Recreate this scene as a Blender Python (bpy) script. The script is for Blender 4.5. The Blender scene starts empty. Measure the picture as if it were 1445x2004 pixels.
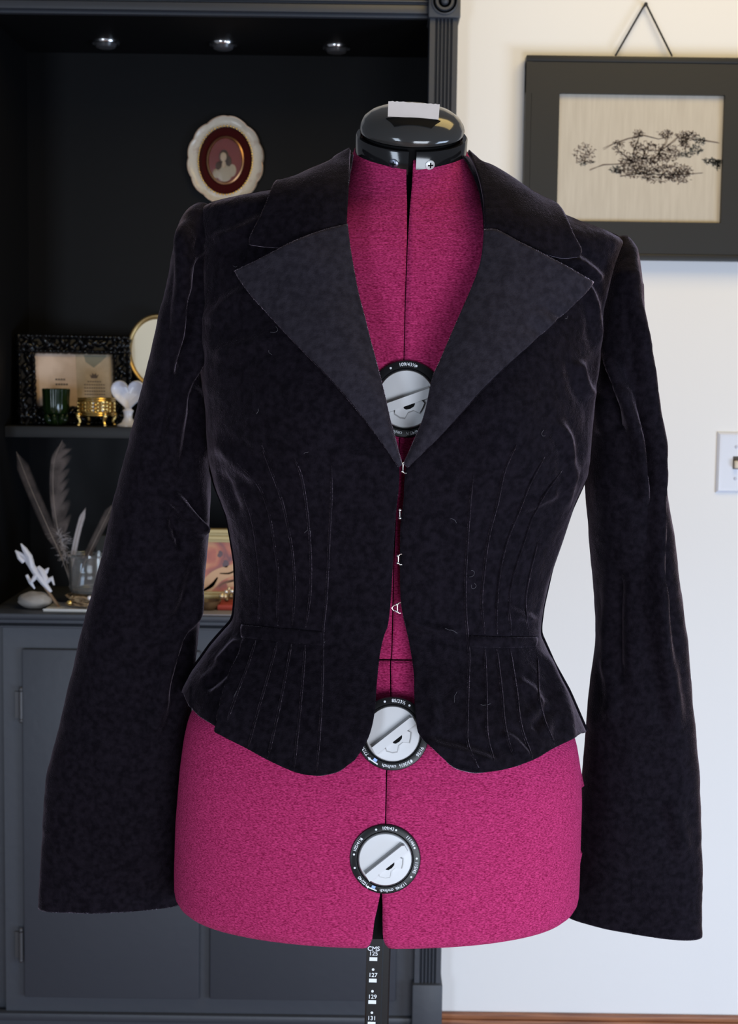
import bpy, math, random
import numpy as np
from mathutils import Vector, Matrix
from mathutils.bvhtree import BVHTree
from mathutils import noise as mnoise

random.seed(7)
rng = np.random.default_rng(7)
scene = bpy.context.scene
COL = scene.collection
R = math.radians

# ------------------------------------------------------------------ camera
W, H, F = 1445.0, 2004.0, 2970.0
CAM = Vector((0, 0, 1.35))
PITCH, ROLL = R(5.2), R(0.757)
CM = Matrix.Rotation(math.pi / 2 - PITCH, 3, 'X') @ Matrix.Rotation(ROLL, 3, 'Z')
cam_d = bpy.data.cameras.new('camera')
cam_d.sensor_fit = 'VERTICAL'
cam_d.sensor_height = 36.0
cam_d.lens = F / H * 36.0
cam_d.clip_start = 0.05
cam_d.dof.use_dof = True
cam_d.dof.focus_distance = 1.40
cam_d.dof.aperture_fstop = 16.0
cam = bpy.data.objects.new('camera', cam_d)
cam.matrix_world = Matrix.Translation(CAM) @ CM.to_4x4()
COL.objects.link(cam)
scene.camera = cam

# ------------------------------------------------------------------ exposure, sky, window light
scene.view_settings.view_transform = 'Standard'
scene.view_settings.look = 'None'
scene.view_settings.gamma = 1.0
scene.view_settings.use_curve_mapping = False
scene.view_settings.exposure = 0.0
world = bpy.data.worlds.new('sky')
scene.world = world
world.use_nodes = True
world.node_tree.nodes['Background'].inputs[0].default_value = (0.80, 0.86, 1.0, 1)
world.node_tree.nodes['Background'].inputs[1].default_value = 0.20


def area(name, loc, target, sx, sy, power, color):
    l = bpy.data.lights.new(name, 'AREA')
    l.shape = 'RECTANGLE'
    l.size, l.size_y = sx, sy
    l.energy = power
    l.color = color
    o = bpy.data.objects.new(name, l)
    COL.objects.link(o)
    o.location = loc
    o.rotation_euler = (Vector(target) - Vector(loc)).to_track_quat('-Z', 'Y').to_euler()
    return o


area('window_light_right', (2.2, 0.9, 0.42), (0.35, 2.87, 0.15), 1.2, 0.8, 42, (0.60, 0.76, 1.0))
area('window_light_front', (0.75, -0.5, 0.50), (0.05, 1.6, 0.85), 1.2, 0.8, 38, (0.80, 0.88, 1.0))
area('window_light_left', (-1.4, -1.0, 0.9), (-0.3, 2.7, 0.3), 0.6, 1.2, 26, (0.72, 0.84, 1.0))
area('ceiling_light', (0.75, 1.7, 2.66), (0.75, 2.5, 1.4), 1.1, 0.9, 16, (1.0, 0.72, 0.27))


# ------------------------------------------------------------------ pixel <-> place
def P(px, py, Y):
    d = CM @ Vector(((px - W / 2) / F, -(py - H / 2) / F, -1.0))
    return CAM + d * (Y / d.y)


CMi = np.array(CM.transposed())


def proj(pts):
    q = (np.asarray(pts) - np.array(CAM)) @ CMi.T
    return np.stack([W / 2 - F * q[..., 0] / q[..., 2], H / 2 + F * q[..., 1] / q[..., 2]], -1)


# ------------------------------------------------------------------ mesh helpers
def wloc(o):
    v = Vector((0, 0, 0))
    while o is not None:
        v += o.location
        o = o.parent
    return v


class MB:
    def __init__(self):
        self.v, self.f = [], []

    def add(self, vs, fs):
        n = len(self.v)
        self.v += [tuple(p) for p in vs]
        self.f += [tuple(i + n for i in f) for f in fs]
        return self

    def box(self, a, b, xf=None, bev=0.0):
        x0, y0, z0 = a
        x1, y1, z1 = b
        bm_v = []
        if bev <= 0:
            vs = [Vector(p) for p in ((x0, y0, z0), (x1, y0, z0), (x1, y1, z0), (x0, y1, z0), (x0, y0, z1), (x1, y0, z1), (x1, y1, z1), (x0, y1, z1))]
            fs = [(0, 3, 2, 1), (4, 5, 6, 7), (0, 1, 5, 4), (1, 2, 6, 5), (2, 3, 7, 6), (3, 0, 4, 7)]
        else:
            import bmesh
            bm = bmesh.new()
            bmesh.ops.create_cube(bm, size=1)
            for v in bm.verts:
                v.co = Vector((x0 + (v.co.x + .5) * (x1 - x0), y0 + (v.co.y + .5) * (y1 - y0), z0 + (v.co.z + .5) * (z1 - z0)))
            bmesh.ops.bevel(bm, geom=list(bm.edges), offset=bev, segments=2, affect='EDGES', profile=0.5)
            bm.verts.index_update()
            vs = [v.co.copy() for v in bm.verts]
            fs = [[v.index for v in f.verts] for f in bm.faces]
            bm.free()
        if xf:
            vs = [xf(v) for v in vs]
        return self.add(vs, fs)

    def grid(self, g, flip=False, close_u=False, close_v=False):
        g = np.asarray(g)
        nu, nv = g.shape[:2]
        fs = []
        for i in range(nu if close_u else nu - 1):
            for j in range(nv if close_v else nv - 1):
                a, b = i * nv + j, ((i + 1) % nu) * nv + j
                c, d = ((i + 1) % nu) * nv + (j + 1) % nv, i * nv + (j + 1) % nv
                fs.append((a, d, c, b) if flip else (a, b, c, d))
        return self.add(g.reshape(-1, 3), fs)

    def tube(self, pts, r, seg=8, cap=True, flat=1.0):
        pts = [Vector(p) for p in pts]
        rs = r if hasattr(r, '__len__') else [r] * len(pts)
        ring0 = None
        rings = []
        ref = None
        for i, p in enumerate(pts):
            t = (pts[min(i + 1, len(pts) - 1)] - pts[max(i - 1, 0)]).normalized()
            if ref is None:
                ref = t.orthogonal().normalized()
            a = (ref - t * ref.dot(t))
            a = a.normalized() if a.length > 1e-6 else t.orthogonal().normalized()
            ref = a
            b = t.cross(a)
            rings.append([p + (a * math.cos(2 * math.pi * k / seg) + b * math.sin(2 * math.pi * k / seg) * flat) * rs[i] for k in range(seg)])
        n = len(self.v)
        self.grid(np.array([[tuple(q) for q in rr] for rr in rings]), close_v=True, flip=True)
        if cap:
            self.f.append(tuple(n + k for k in range(seg))[::-1])
            m = n + (len(pts) - 1) * seg
            self.f.append(tuple(m + k for k in range(seg)))
        return self

    def lathe(self, prof, n=32, xf=None, rx=1.0, ry=1.0, rib=None):
        g = []
        for (r, z) in prof:
            row = []
            for k in range(n):
                a = 2 * math.pi * k / n
                rr = r * (rib(a, z) if rib else 1.0)
                p = Vector((rr * math.cos(a) * rx, rr * math.sin(a) * ry, z))
                row.append(tuple(xf(p) if xf else p))
            g.append(row)
        return self.grid(np.array(g), close_v=True, flip=True)

    def ell(self, c, r, rot=None, nu=8, nv=12, fn=None):
        c = Vector(c)
        g = []
        for i in range(nu + 1):
            ph = math.pi * i / nu
            row = []
            for j in range(nv):
                th = 2 * math.pi * j / nv
                d = Vector((math.sin(ph) * math.cos(th), math.sin(ph) * math.sin(th), math.cos(ph)))
                k = fn(d) if fn else 1.0
                p = Vector((d.x * r[0], d.y * r[1], d.z * r[2])) * k
                if rot:
                    p = rot @ p
                row.append(tuple(c + p))
            g.append(row)
        return self.grid(np.array(g), close_v=True)

    def prism(self, outline, xf, h0, h1, bev=0.0):
        n = len(outline)
        layers = [(1.0, h0), (1.0, h1)]
        cx = sum(p[0] for p in outline) / n
        cy = sum(p[1] for p in outline) / n
        if bev:
            layers = [(1.0, h0), (1.0, h1 - bev), (1 - bev * 25, h1)]
        vs = []
        for s, h in layers:
            vs += [xf(Vector((cx + (p[0] - cx) * s, cy + (p[1] - cy) * s, h))) for p in outline]
        fs = []
        for L in range(len(layers) - 1):
            for k in range(n):
                a, b = L * n + k, L * n + (k + 1) % n
                fs.append((a, b, b + n, a + n))
        fs.append(tuple(range(n))[::-1])
        m = (len(layers) - 1) * n
        fs.append(tuple(m + k for k in range(n)))
        return self.add(vs, fs)

    def build(self, name, mat, parent=None, smooth=True, angle=40, label=None):
        off = wloc(parent)
        me = bpy.data.meshes.new(name)
        vs = np.array(self.v, dtype=float) - np.array(off)
        me.from_pydata(vs.tolist(), [], self.f)
        me.validate()
        me.update()
        if smooth:
            me.polygons.foreach_set('use_smooth', [True] * len(me.polygons))
            me.set_sharp_from_angle(angle=R(angle))
        o = bpy.data.objects.new(name, me)
        me.materials.append(mat)
        COL.objects.link(o)
        if parent is not None:
            o.parent = parent
        if label:
            o['label'] = label
        return o


def thing(name, loc, label, cat, group=None):
    o = bpy.data.objects.new(name, None)
    o.empty_display_size = 0.02
    COL.objects.link(o)
    o.location = loc
    o['label'] = label
    o['category'] = cat
    if group:
        o['group'] = group
    return o


def tag(o, label, cat, group=None):
    o['label'] = label
    o['category'] = cat
    if group:
        o['group'] = group
    return o


def recenter(o):
    """origin of a one-mesh thing to its base centre"""
    vs = np.array([v.co[:] for v in o.data.vertices])
    c = Vector(((vs[:, 0].min() + vs[:, 0].max()) / 2, (vs[:, 1].min() + vs[:, 1].max()) / 2, vs[:, 2].min()))
    o.data.transform(Matrix.Translation(-c))
    o.location = c
    return o


def struct(o):
    o['kind'] = 'structure'
    return o


def frame(o, x, y, z):
    o, x, y, z = Vector(o), Vector(x), Vector(y), Vector(z)
    return lambda p: o + x * p[0] + y * p[1] + z * p[2]


def solidify(o, t, offset=-1.0):
    m = o.modifiers.new('thickness', 'SOLIDIFY')
    m.thickness = t
    m.offset = offset
    return o


def text_mesh(s, size, extrude=0.0):
    c = bpy.data.curves.new('txt', 'FONT')
    c.body = s
    c.size = size
    c.align_x = 'CENTER'
    c.align_y = 'CENTER'
    c.extrude = extrude
    c.offset = size * 0.012
    o = bpy.data.objects.new('txt', c)
    COL.objects.link(o)
    dg = bpy.context.evaluated_depsgraph_get()
    me = bpy.data.meshes.new_from_object(o.evaluated_get(dg))
    vs = [v.co.copy() for v in me.vertices]
    fs = [tuple(p.vertices) for p in me.polygons]
    bpy.data.objects.remove(o)
    bpy.data.curves.remove(c)
    bpy.data.meshes.remove(me)
    return vs, fs


# ------------------------------------------------------------------ materials
def lin(r, g, b):
    f = lambda c: (c / 255 / 12.92) if c / 255 <= 0.04045 else ((c / 255 + 0.055) / 1.055) ** 2.4
    return (f(r), f(g), f(b), 1)


def mat(name, col, rough=0.5, metal=0.0, spec=0.5, **kw):
    m = bpy.data.materials.new(name)
    m.use_nodes = True
    b = m.node_tree.nodes['Principled BSDF']
    b.inputs['Base Color'].default_value = tuple(col[:3]) + (1,)
    b.inputs['Roughness'].default_value = rough
    b.inputs['Metallic'].default_value = metal
    b.inputs['Specular IOR Level'].default_value = spec
    for k, v in kw.items():
        b.inputs[k.replace('_', ' ')].default_value = v
    return m


def N(m, t, **kw):
    n = m.node_tree.nodes.new(t)
    for k, v in kw.items():
        if k.startswith('i_'):
            n.inputs[k[2:].replace('_', ' ')].default_value = v
        else:
            setattr(n, k, v)
    return n


def L(m, a, ao, b, bi):
    m.node_tree.links.new(a.outputs[ao], b.inputs[bi])


def noise_col(m, c0, c1, scale, detail=3.0, p0=0.35, p1=0.65, vec=None):
    b = m.node_tree.nodes['Principled BSDF']
    tc = N(m, 'ShaderNodeTexCoord')
    n = N(m, 'ShaderNodeTexNoise', i_Scale=scale, i_Detail=detail)
    if vec:
        mp = N(m, 'ShaderNodeMapping')
        mp.inputs['Scale'].default_value = vec
        L(m, tc, 'Object', mp, 0)
        L(m, mp, 0, n, 'Vector')
    else:
        L(m, tc, 'Object', n, 'Vector')
    r = N(m, 'ShaderNodeValToRGB')
    r.color_ramp.elements[0].position = p0
    r.color_ramp.elements[1].position = p1
    r.color_ramp.elements[0].color = tuple(c0[:3]) + (1,)
    r.color_ramp.elements[1].color = tuple(c1[:3]) + (1,)
    L(m, n, 'Fac', r, 0)
    L(m, r, 0, b, 'Base Color')
    return m, n, r


def noise_bump(m, scale, strength, dist=0.001, detail=2.0):
    b = m.node_tree.nodes['Principled BSDF']
    tc = N(m, 'ShaderNodeTexCoord')
    n = N(m, 'ShaderNodeTexNoise', i_Scale=scale, i_Detail=detail)
    L(m, tc, 'Object', n, 'Vector')
    bp = N(m, 'ShaderNodeBump', i_Strength=strength, i_Distance=dist)
    L(m, n, 'Fac', bp, 'Height')
    L(m, bp, 0, b, 'Normal')
    return m


def velvet(name='black_velvet', lo=0.24, hi=0.58, c0=(0.0024, 0.0015, 0.0033), c1=(0.0074, 0.0054, 0.0090)):
    m = mat(name, (0.006, 0.0052, 0.009), 0.9, spec=0.08)
    b = m.node_tree.nodes['Principled BSDF']
    noise_col(m, c0, c1, 160, 6)
    tc = N(m, 'ShaderNodeTexCoord')
    n = N(m, 'ShaderNodeTexNoise', i_Scale=30.0, i_Detail=10.0, i_Roughness=0.82, i_Distortion=0.8)
    L(m, tc, 'Object', n, 'Vector')
    mr = N(m, 'ShaderNodeMapRange', i_From_Min=0.30, i_From_Max=0.74, i_To_Min=lo, i_To_Max=hi)
    L(m, n, 'Fac', mr, 'Value')
    L(m, mr, 0, b, 'Sheen Weight')
    b.inputs['Sheen Roughness'].default_value = 0.24
    b.inputs['Sheen Tint'].default_value = (0.86, 0.70, 0.88, 1)
    n2 = N(m, 'ShaderNodeTexNoise', i_Scale=900.0, i_Detail=2.0)
    L(m, tc, 'Object', n2, 'Vector')
    n3 = N(m, 'ShaderNodeTexNoise', i_Scale=35.0, i_Detail=4.0)
    L(m, tc, 'Object', n3, 'Vector')
    b1 = N(m, 'ShaderNodeBump', i_Strength=0.8, i_Distance=0.0008)
    L(m, n2, 'Fac', b1, 'Height')
    b2 = N(m, 'ShaderNodeBump', i_Strength=0.30, i_Distance=0.004)
    L(m, n3, 'Fac', b2, 'Height')
    L(m, b1, 0, b2, 'Normal')
    L(m, b2, 0, b, 'Normal')
    return m


def knit():
    m = mat('magenta_jersey', (0.3, 0.01, 0.08), 0.92, spec=0.1)
    b = m.node_tree.nodes['Principled BSDF']
    noise_col(m, (0.19, 0.004, 0.042), (0.56, 0.044, 0.175), 800, 2, 0.3, 0.70, vec=(0.55, 0.55, 1.5))
    b.inputs['Sheen Weight'].default_value = 0.05
    b.inputs['Sheen Tint'].default_value = (1, 0.35, 0.55, 1)
    tc = N(m, 'ShaderNodeTexCoord')
    w = N(m, 'ShaderNodeTexWave', bands_direction='Z', i_Scale=230.0, i_Distortion=1.6, i_Detail=2.0)
    w.inputs['Detail Scale'].default_value = 2.0
    L(m, tc, 'Object', w, 'Vector')
    bp = N(m, 'ShaderNodeBump', i_Strength=0.45, i_Distance=0.0008)
    L(m, w, 'Fac', bp, 'Height')
    L(m, bp, 0, b, 'Normal')
    return m


VELVET = velvet()
NAP = velvet('velvet_crushed_highlight', 0.6, 1.0)  # crushed edge pile, with stronger sheen painting in the highlight edges catch
LAPELV = velvet('velvet_reverse_pile', 0.5, 0.9, (0.014, 0.0118, 0.0165), (0.025, 0.0215, 0.029))
THREAD = mat('dark_thread', (0.045, 0.043, 0.052), 0.7)
KNIT = knit()
BLACKGLOSS = mat('black_gloss_plastic', (0.008, 0.008, 0.009), 0.12, spec=0.6)
BLACKPL = mat('black_plastic', (0.008, 0.008, 0.009), 0.30, spec=.25)
CAPPL = mat('plastic_painted_reflection', (0.030, 0.029, 0.028), 0.12, spec=.6)  # grey base paints in the ceiling's reflection on the black cap
BLACKMATT = mat('matt_black', (0.004, 0.004, 0.0045), 0.8, spec=0.1)
WHITEPL = mat('white_plastic', (0.60, 0.60, 0.61), 0.42)
GREYLINE = mat('grey_painted_shade', (0.30, 0.30, 0.30), 0.5)  # grey stands in for shade lines around the dial grips and plates
LINT = mat('grey_lint', (0.16, 0.15, 0.17), 0.8)
WHITEINK = mat('white_print', (0.75, 0.78, 0.82), 0.6)
BLUEINK = mat('pale_blue_print', (0.30, 0.45, 0.80), 0.6)
PAPER = noise_bump(mat('white_tape', (0.64, 0.565, 0.52), 0.75), 120, 0.4)
CHROME = mat('chrome', (0.75, 0.75, 0.76), 0.18, 1.0)
STEEL = mat('dark_zinc', (0.22, 0.24, 0.30), 0.35, 1.0)
SILVERHOOK = mat('silver_wire', (0.9, 0.88, 0.84), 0.22, 1.0)
GOLD = mat('gold_metal', (0.83, 0.58, 0.20), 0.25, 1.0)
OLDGOLD = mat('old_gold', (0.40, 0.28, 0.12), 0.38, 0.8)
PALEGOLD = noise_bump(mat('pale_gold_paint', (0.52, 0.41, 0.20), 0.45, 0.3), 90, 0.3)
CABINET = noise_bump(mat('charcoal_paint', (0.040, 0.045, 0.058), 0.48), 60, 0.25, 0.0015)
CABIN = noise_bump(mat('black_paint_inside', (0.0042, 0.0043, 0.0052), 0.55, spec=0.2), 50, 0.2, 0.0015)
WALL = mat('cream_wall_paint', (0.79, 0.785, 0.785), 0.85, spec=0.15)
noise_bump(WALL, 180, 0.25, 0.0006, 4)
WOOD = mat('stained_wood', (0.25, 0.09, 0.04), 0.45)
noise_col(WOOD, (0.16, 0.055, 0.03), (0.42, 0.17, 0.075), 9, 5, 0.3, 0.7, vec=(1, 4, 30))
FLOORW = mat('floor_wood', (0.25, 0.12, 0.06), 0.4)
noise_col(FLOORW, (0.16, 0.07, 0.035), (0.34, 0.17, 0.085), 6, 5, 0.3, 0.7, vec=(2, 20, 1))
HINGE = mat('worn_painted_hinge', (.06, .06, .066), .45, .3)
GLASS = mat('clear_glass', (0.9, 0.92, 0.93), 0.03, **{'Transmission_Weight': 0.96, 'IOR': 1.48})
LENS = mat('frosted_lens', (0.07, 0.07, 0.075), 0.25)

# ------------------------------------------------------------------ setting
YW = 2.87
YF = 2.83
YB = 3.17
xs = P(895, 600, YW).x + 0.004
cabL = P(57, 700, YB).x
ztop_c = P(400, 33, YF).z


def quadbox(name, a, b, m, parent=None, bev=0.0):
    return MB().box(a, b, bev=bev).build(name, m, parent)


xr_pil = P(880, 1000, YF).x
struct(quadbox('wall_back', (xr_pil - 0.01, YW, 0), (1.6, YW + 0.1, 2.7), WALL))
struct(quadbox('wall_left', (cabL - 0.75, YW, 0), (cabL - 0.075, YW + 0.1, 2.7), WALL))
struct(quadbox('wall_above', (cabL - 0.075, YW, P(200, -88, YF - .018).z), (xr_pil - 0.01, YW + 0.1, 2.7), WALL))
struct(quadbox('floor', (-1.6, -1.5, -0.04), (1.6, YB + 0.1, 0), FLOORW))
zbb = P(1100, 1988.5, YW - 0.018).z
bb = MB().box((xr_pil + 0.002, YW - 0.016, 0), (1.6, YW, zbb - 0.012), bev=0.002)
bb.box((xr_pil + 0.002, YW - 0.012, zbb - 0.012), (1.6, YW, zbb), bev=0.003)
struct(bb.build('baseboard_back', WOOD))

# ------------------------------------------------------------------ built-in cabinet
zc = P(200, 1203, 2.80).z
zsh = P(130, 835, 2.95).z
cabR = P(840, 900, YF).x
cab = thing('hutch_cabinet', ((cabL + cabR) / 2, YF, 0), 'tall dark painted built-in hutch with open black shelves above and panel doors below', 'cabinet')
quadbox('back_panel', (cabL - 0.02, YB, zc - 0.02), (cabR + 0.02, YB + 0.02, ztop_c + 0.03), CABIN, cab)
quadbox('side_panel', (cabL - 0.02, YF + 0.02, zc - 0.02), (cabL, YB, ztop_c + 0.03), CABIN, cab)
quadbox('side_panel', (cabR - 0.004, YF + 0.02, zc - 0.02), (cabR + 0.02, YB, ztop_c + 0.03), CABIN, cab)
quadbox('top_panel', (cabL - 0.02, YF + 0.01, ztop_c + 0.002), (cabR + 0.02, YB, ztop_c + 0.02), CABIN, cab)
quadbox('shelf', (cabL + 0.0005, 2.95, zsh - 0.022), (cabR - 0.005, YB, zsh), mat('dark_shelf_paint', (.021, .022, .024), .5, spec=.35), cab, bev=0.002)
# counter with nosing and moulding under it
ct = MB().box((cabL - 0.06, 2.80, zc - 0.009), (cabR + 0.0, YB, zc), bev=0.002)
counter = ct.build('counter', CABINET, cab)
mo = MB()
for (y0, y1, d) in ((1203, 1214, 2.806), (1214, 1222, 2.812), (1223, 1226, 2.822), (1226, 1231, 2.814)):
    mo.box((cabL - 0.06, d, P(200, y1, d).z), (cabR, YF + 0.02, P(200, y0, d).z - 0.0005), bev=0.001)
mo.build('counter_moulding', CABINET, cab)
# face frame
ff = MB()
xl_st = P(8, 1500, YF).x
zb = 0.10
ff.box((xl_st, YF, P(200, 1950, YF).z), (P(52, 1500, YF).x, YF + 0.02, P(200, 1272, YF).z - 0.02))
ff.box((xl_st, YF, P(200, 1272, YF).z - 0.02), (cabR, YF + 0.02, zc - 0.03))
ff.box((xl_st, YF, zb), (cabR, YF + 0.02, P(200, 1950, YF).z))
ff.box((P(385, 1600, YF).x, YF, P(200, 1950, YF).z), (P(415, 1600, YF).x, YF + 0.02, P(200, 1272, YF).z - 0.02))
ff.box((P(775, 1600, YF).x, YF, P(200, 1950, YF).z), (cabR, YF + 0.02, P(200, 1272, YF).z - 0.02))
ff.box((cabL - 0.07, YF + 0.02, 0), (xl_st - 0.0005, YF + 0.05, zc - 0.03))
ff.build('face_frame', CABINET, cab)
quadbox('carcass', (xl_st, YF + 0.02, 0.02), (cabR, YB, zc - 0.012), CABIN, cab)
lb = MB().box((xl_st - 0.05, YF - 0.012, P(200, 2001, YF - .012).z), (cabR - 0.004, YF + 0.01, P(200, 1985, YF - .012).z), bev=0.004)
lb.box((xl_st - 0.05, YF - 0.006, 0.0), (cabR - 0.004, YF + 0.01, P(200, 2001, YF - .012).z))
lb.build('base_moulding', CABINET, cab)


def hutch_door(x0, x1, y0, y1, hinge):
    a = P(x0, y1, YF - 0.012)
    b = P(x1, y0, YF - 0.012)
    d = MB().box((a.x, YF - 0.011, a.z), (b.x, YF - 0.0005, b.z), bev=0.0035)
    o = d.build('door', CABINET, cab)
    if hinge:
        for hy in (1380, 1850):
            h = MB()
            c = P(x0 - 6, hy, YF - 0.01)
            h.tube([c + Vector((0, 0, -0.026)), c + Vector((0, 0, 0.026))], 0.0042, 10)
            h.ell(c + Vector((0, 0, 0.03)), (0.004, 0.004, 0.005))
            h.ell(c - Vector((0, 0, 0.03)), (0.004, 0.004, 0.005))
            h.box(c + Vector((-0.012, 0.0035, -0.025)), c + Vector((0.0, 0.0095, 0.025)))
            h.build('hinge', HINGE, o)
    return o


hutch_door(47, 392, 1275, 1953, True)
hutch_door(410, 785, 1277, 1957, False)
# cornice over the opening
co = MB()
for (y0, y1, d) in ((19, 26, YF - 0.002), (1, 17, YF - 0.014), (-4, 0, YF - 0.008), (-9, -5, YF - 0.016), (-16, -10, YF - 0.010), (-90, -17, YF - 0.018)):
    co.box((cabL - 0.07, d, P(200, y1 + 1, d).z), (P(842, 20, d).x, YF + 0.02, P(200, y0 + 1, d).z), bev=0.0012)
co.build('cornice', CABINET, cab)
# fluted pilaster on the right
pr = P(897, 40, YF - 0.02).x
pl = P(842, 40, YF - 0.02).x
pw = pr - pl
zros = P(870, 34, YF - .03).z
zpli = P(838, 1928, YF - .03).z
pb = MB()
prof = [(0, 0.0), (0.17, 0.0)]
for k in range(5):
    c = 0.235 + 0.132 * k
    for u in range(7):
        prof.append((c - 0.05 + 0.1 * u / 6, 0.0055 * math.sin(math.pi * u / 6)))
prof += [(0.83, 0.0), (1.0, 0.0)]
g = []
for z in (zpli - 0.01, zros + 0.01):
    g.append([(pl + pw * u, YF - 0.02 + d, z) for (u, d) in prof] + [(pr, YW + 0.02, z), (pl, YW + 0.02, z)])
pb.grid(np.array(g), close_v=True)
pil = pb.build('pilaster', CABINET, cab, angle=25)
rb = MB()
rc = P(871, -2, YF - 0.03)
s0 = pw * 1.13 / 2
rb.box((rc.x - s0, YF - 0.03, zros), (rc.x + s0, YW + 0.02, zros + 2 * s0), bev=0.002)
xf = frame((rc.x, YF - 0.03, zros + s0), (1, 0, 0), (0, 0, 1), (0, -1, 0))
rb.lathe([(s0 * .86, -0.001), (s0 * .84, 0.003), (s0 * .76, 0.004), (s0 * .72, 0.0), (s0 * .62, 0.0), (s0 * .56, 0.004), (s0 * .42, 0.004), (s0 * .38, 0.0), (s0 * .26, 0.0), (s0 * .2, 0.006), (0.0005, 0.009)], 40, xf)
rb.build('rosette_block', CABINET, pil)
pk = MB().box((pl - 0.004, YF - 0.03, 0), (pr + 0.003, YW + 0.02, zpli), bev=0.003)
pk.build('plinth_block', CABINET, pil)

# ------------------------------------------------------------------ dress form and jacket surfaces
Y0 = 1.49
CXT = [(250, 805), (300, 803), (600, 795), (914, 784), (1220, 762), (1500, 746), (1900, 738)]


def smooth_tab(zs, vs, s):
    k = np.arange(-int(3 * s), int(3 * s) + 1)
    w = np.exp(-(k / s) ** 2 / 2)
    w /= w.sum()
    pad = len(k) // 2
    v = np.concatenate([np.full(pad, vs[0]), vs, np.full(pad, vs[-1])])
    return np.convolve(v, w, 'valid')


class Shell:
    def __init__(self, left, right, depth, back, n, bust=None, sm=8.0):
        zt = P(770, 200, Y0).z
        zb = P(770, 2000, Y0).z
        self.z = np.linspace(zb, zt, 1900)

        def tab(lst):
            pts = sorted([(P(x, y, Y0).z, P(x, y, Y0).x) for (y, x) in lst])
            return smooth_tab(self.z, np.interp(self.z, [p[0] for p in pts], [p[1] for p in pts]), sm)

        def tabv(lst):
            pts = sorted([(P(770, y, Y0).z, v) for (y, v) in lst])
            return smooth_tab(self.z, np.interp(self.z, [p[0] for p in pts], [p[1] for p in pts]), 22)
        self.L = tab(left)
        self.Rr = tab(right)
        self.C = tab(CXT)
        self.bf = tabv(depth)
        self.bb = tabv(back)
        self.n = n
        self.bust = bust

    def at(self, th, z):
        th, z = np.broadcast_arrays(np.asarray(th, float), np.asarray(z, float))
        q = lambda t: np.interp(z, self.z, t)
        xc, xl, xr, bf, bb = q(self.C), q(self.L), q(self.Rr), q(self.bf), q(self.bb)
        s, c = np.sin(th), np.cos(th)
        e = 2.0 / self.n
        a = np.where(s < 0, xc - xl, xr - xc)
        x = xc + a * np.sign(s) * np.abs(s) ** e
        y = Y0 - np.where(c > 0, bf, bb) * np.sign(c) * np.abs(c) ** e
        if self.bust:
            amp, off, sx, zy, sz = self.bust
            bump = np.zeros_like(x)
            for sg in (-1, 1):
                bump = bump + np.exp(-((x - xc - sg * off) / sx) ** 2)
            y = y - np.where(c > 0, 1, 0) * amp * bump * np.exp(-((z - zy) / sz) ** 2) * np.clip(np.abs(c) * 3, 0, 1)
        return np.stack([x, y, z], -1)

    def theta(self, x, z):
        xc, xl, xr = (float(np.interp(z, self.z, t)) for t in (self.C, self.L, self.Rr))
        a = (xc - xl) if x < xc else (xr - xc)
        s = min(1.0, (abs(x - xc) / a) ** (self.n / 2))
        return math.copysign(math.asin(s), x - xc)

    def mesh(self, py0, py1, step=4, nth=181):
        zz = np.array([P(770, y, Y0).z for y in np.arange(py0, py1 + 1, step)])
        th = np.linspace(-math.pi / 2, math.pi / 2, nth)
        g = self.at(th[None, :], zz[:, None])
        return g

    def make_bvh(self, py0, py1):
        g = self.mesh(py0, py1, 3, 241)
        mb = MB().grid(g)
        self.bvh = BVHTree.FromPolygons([Vector(v) for v in mb.v], mb.f)

    def cast(self, px, py):
        d = (P(px, py, 1.0) - CAM).normalized()
        hit, nor, i, _ = self.bvh.ray_cast(CAM, d)
        if hit is None:
            hit, nor, i, _ = self.bvh.find_nearest(P(px, py, Y0))
        if nor.dot(d) > 0:
            nor = -nor
        return hit, nor


zbust = P(780, 800, Y0).z
FORM = Shell(
    [(240, 706), (290, 704), (325, 689), (360, 676), (400, 655), (430, 615), (450, 560), (480, 480), (520, 440), (600, 428), (850, 430), (1000, 462), (1150, 484), (1200, 478), (1290, 440), (1400, 378), (1440, 369), (1500, 361), (1600, 353), (1700, 350), (1760, 351), (1800, 353), (2000, 353)],
    [(240, 900), (290, 902), (318, 915), (345, 932), (400, 958), (440, 1000), (470, 1060), (500, 1150), (540, 1155), (850, 1118), (1000, 1085), (1150, 1045), (1200, 1032), (1290, 1052), (1400, 1102), (1450, 1120), (1500, 1128), (1560, 1130), (1650, 1127), (1720, 1125), (1770, 1122), (2000, 1116)],
    [(250, .043), (330, .048), (400, .058), (450, .072), (520, .086), (650, .098), (780, .106), (900, .103), (1000, .096), (1200, .084), (1290, .094), (1400, .112), (1500, .122), (1650, .127), (1800, .126)],
    [(250, .04), (330, .045), (400, .055), (450, .07), (520, .085), (780, .09), (1000, .08), (1200, .075), (1290, .085), (1400, .11), (1500, .125), (1800, .125)],
    2.3, bust=(0.018, 0.09, 0.055, zbust, 0.07))
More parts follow.
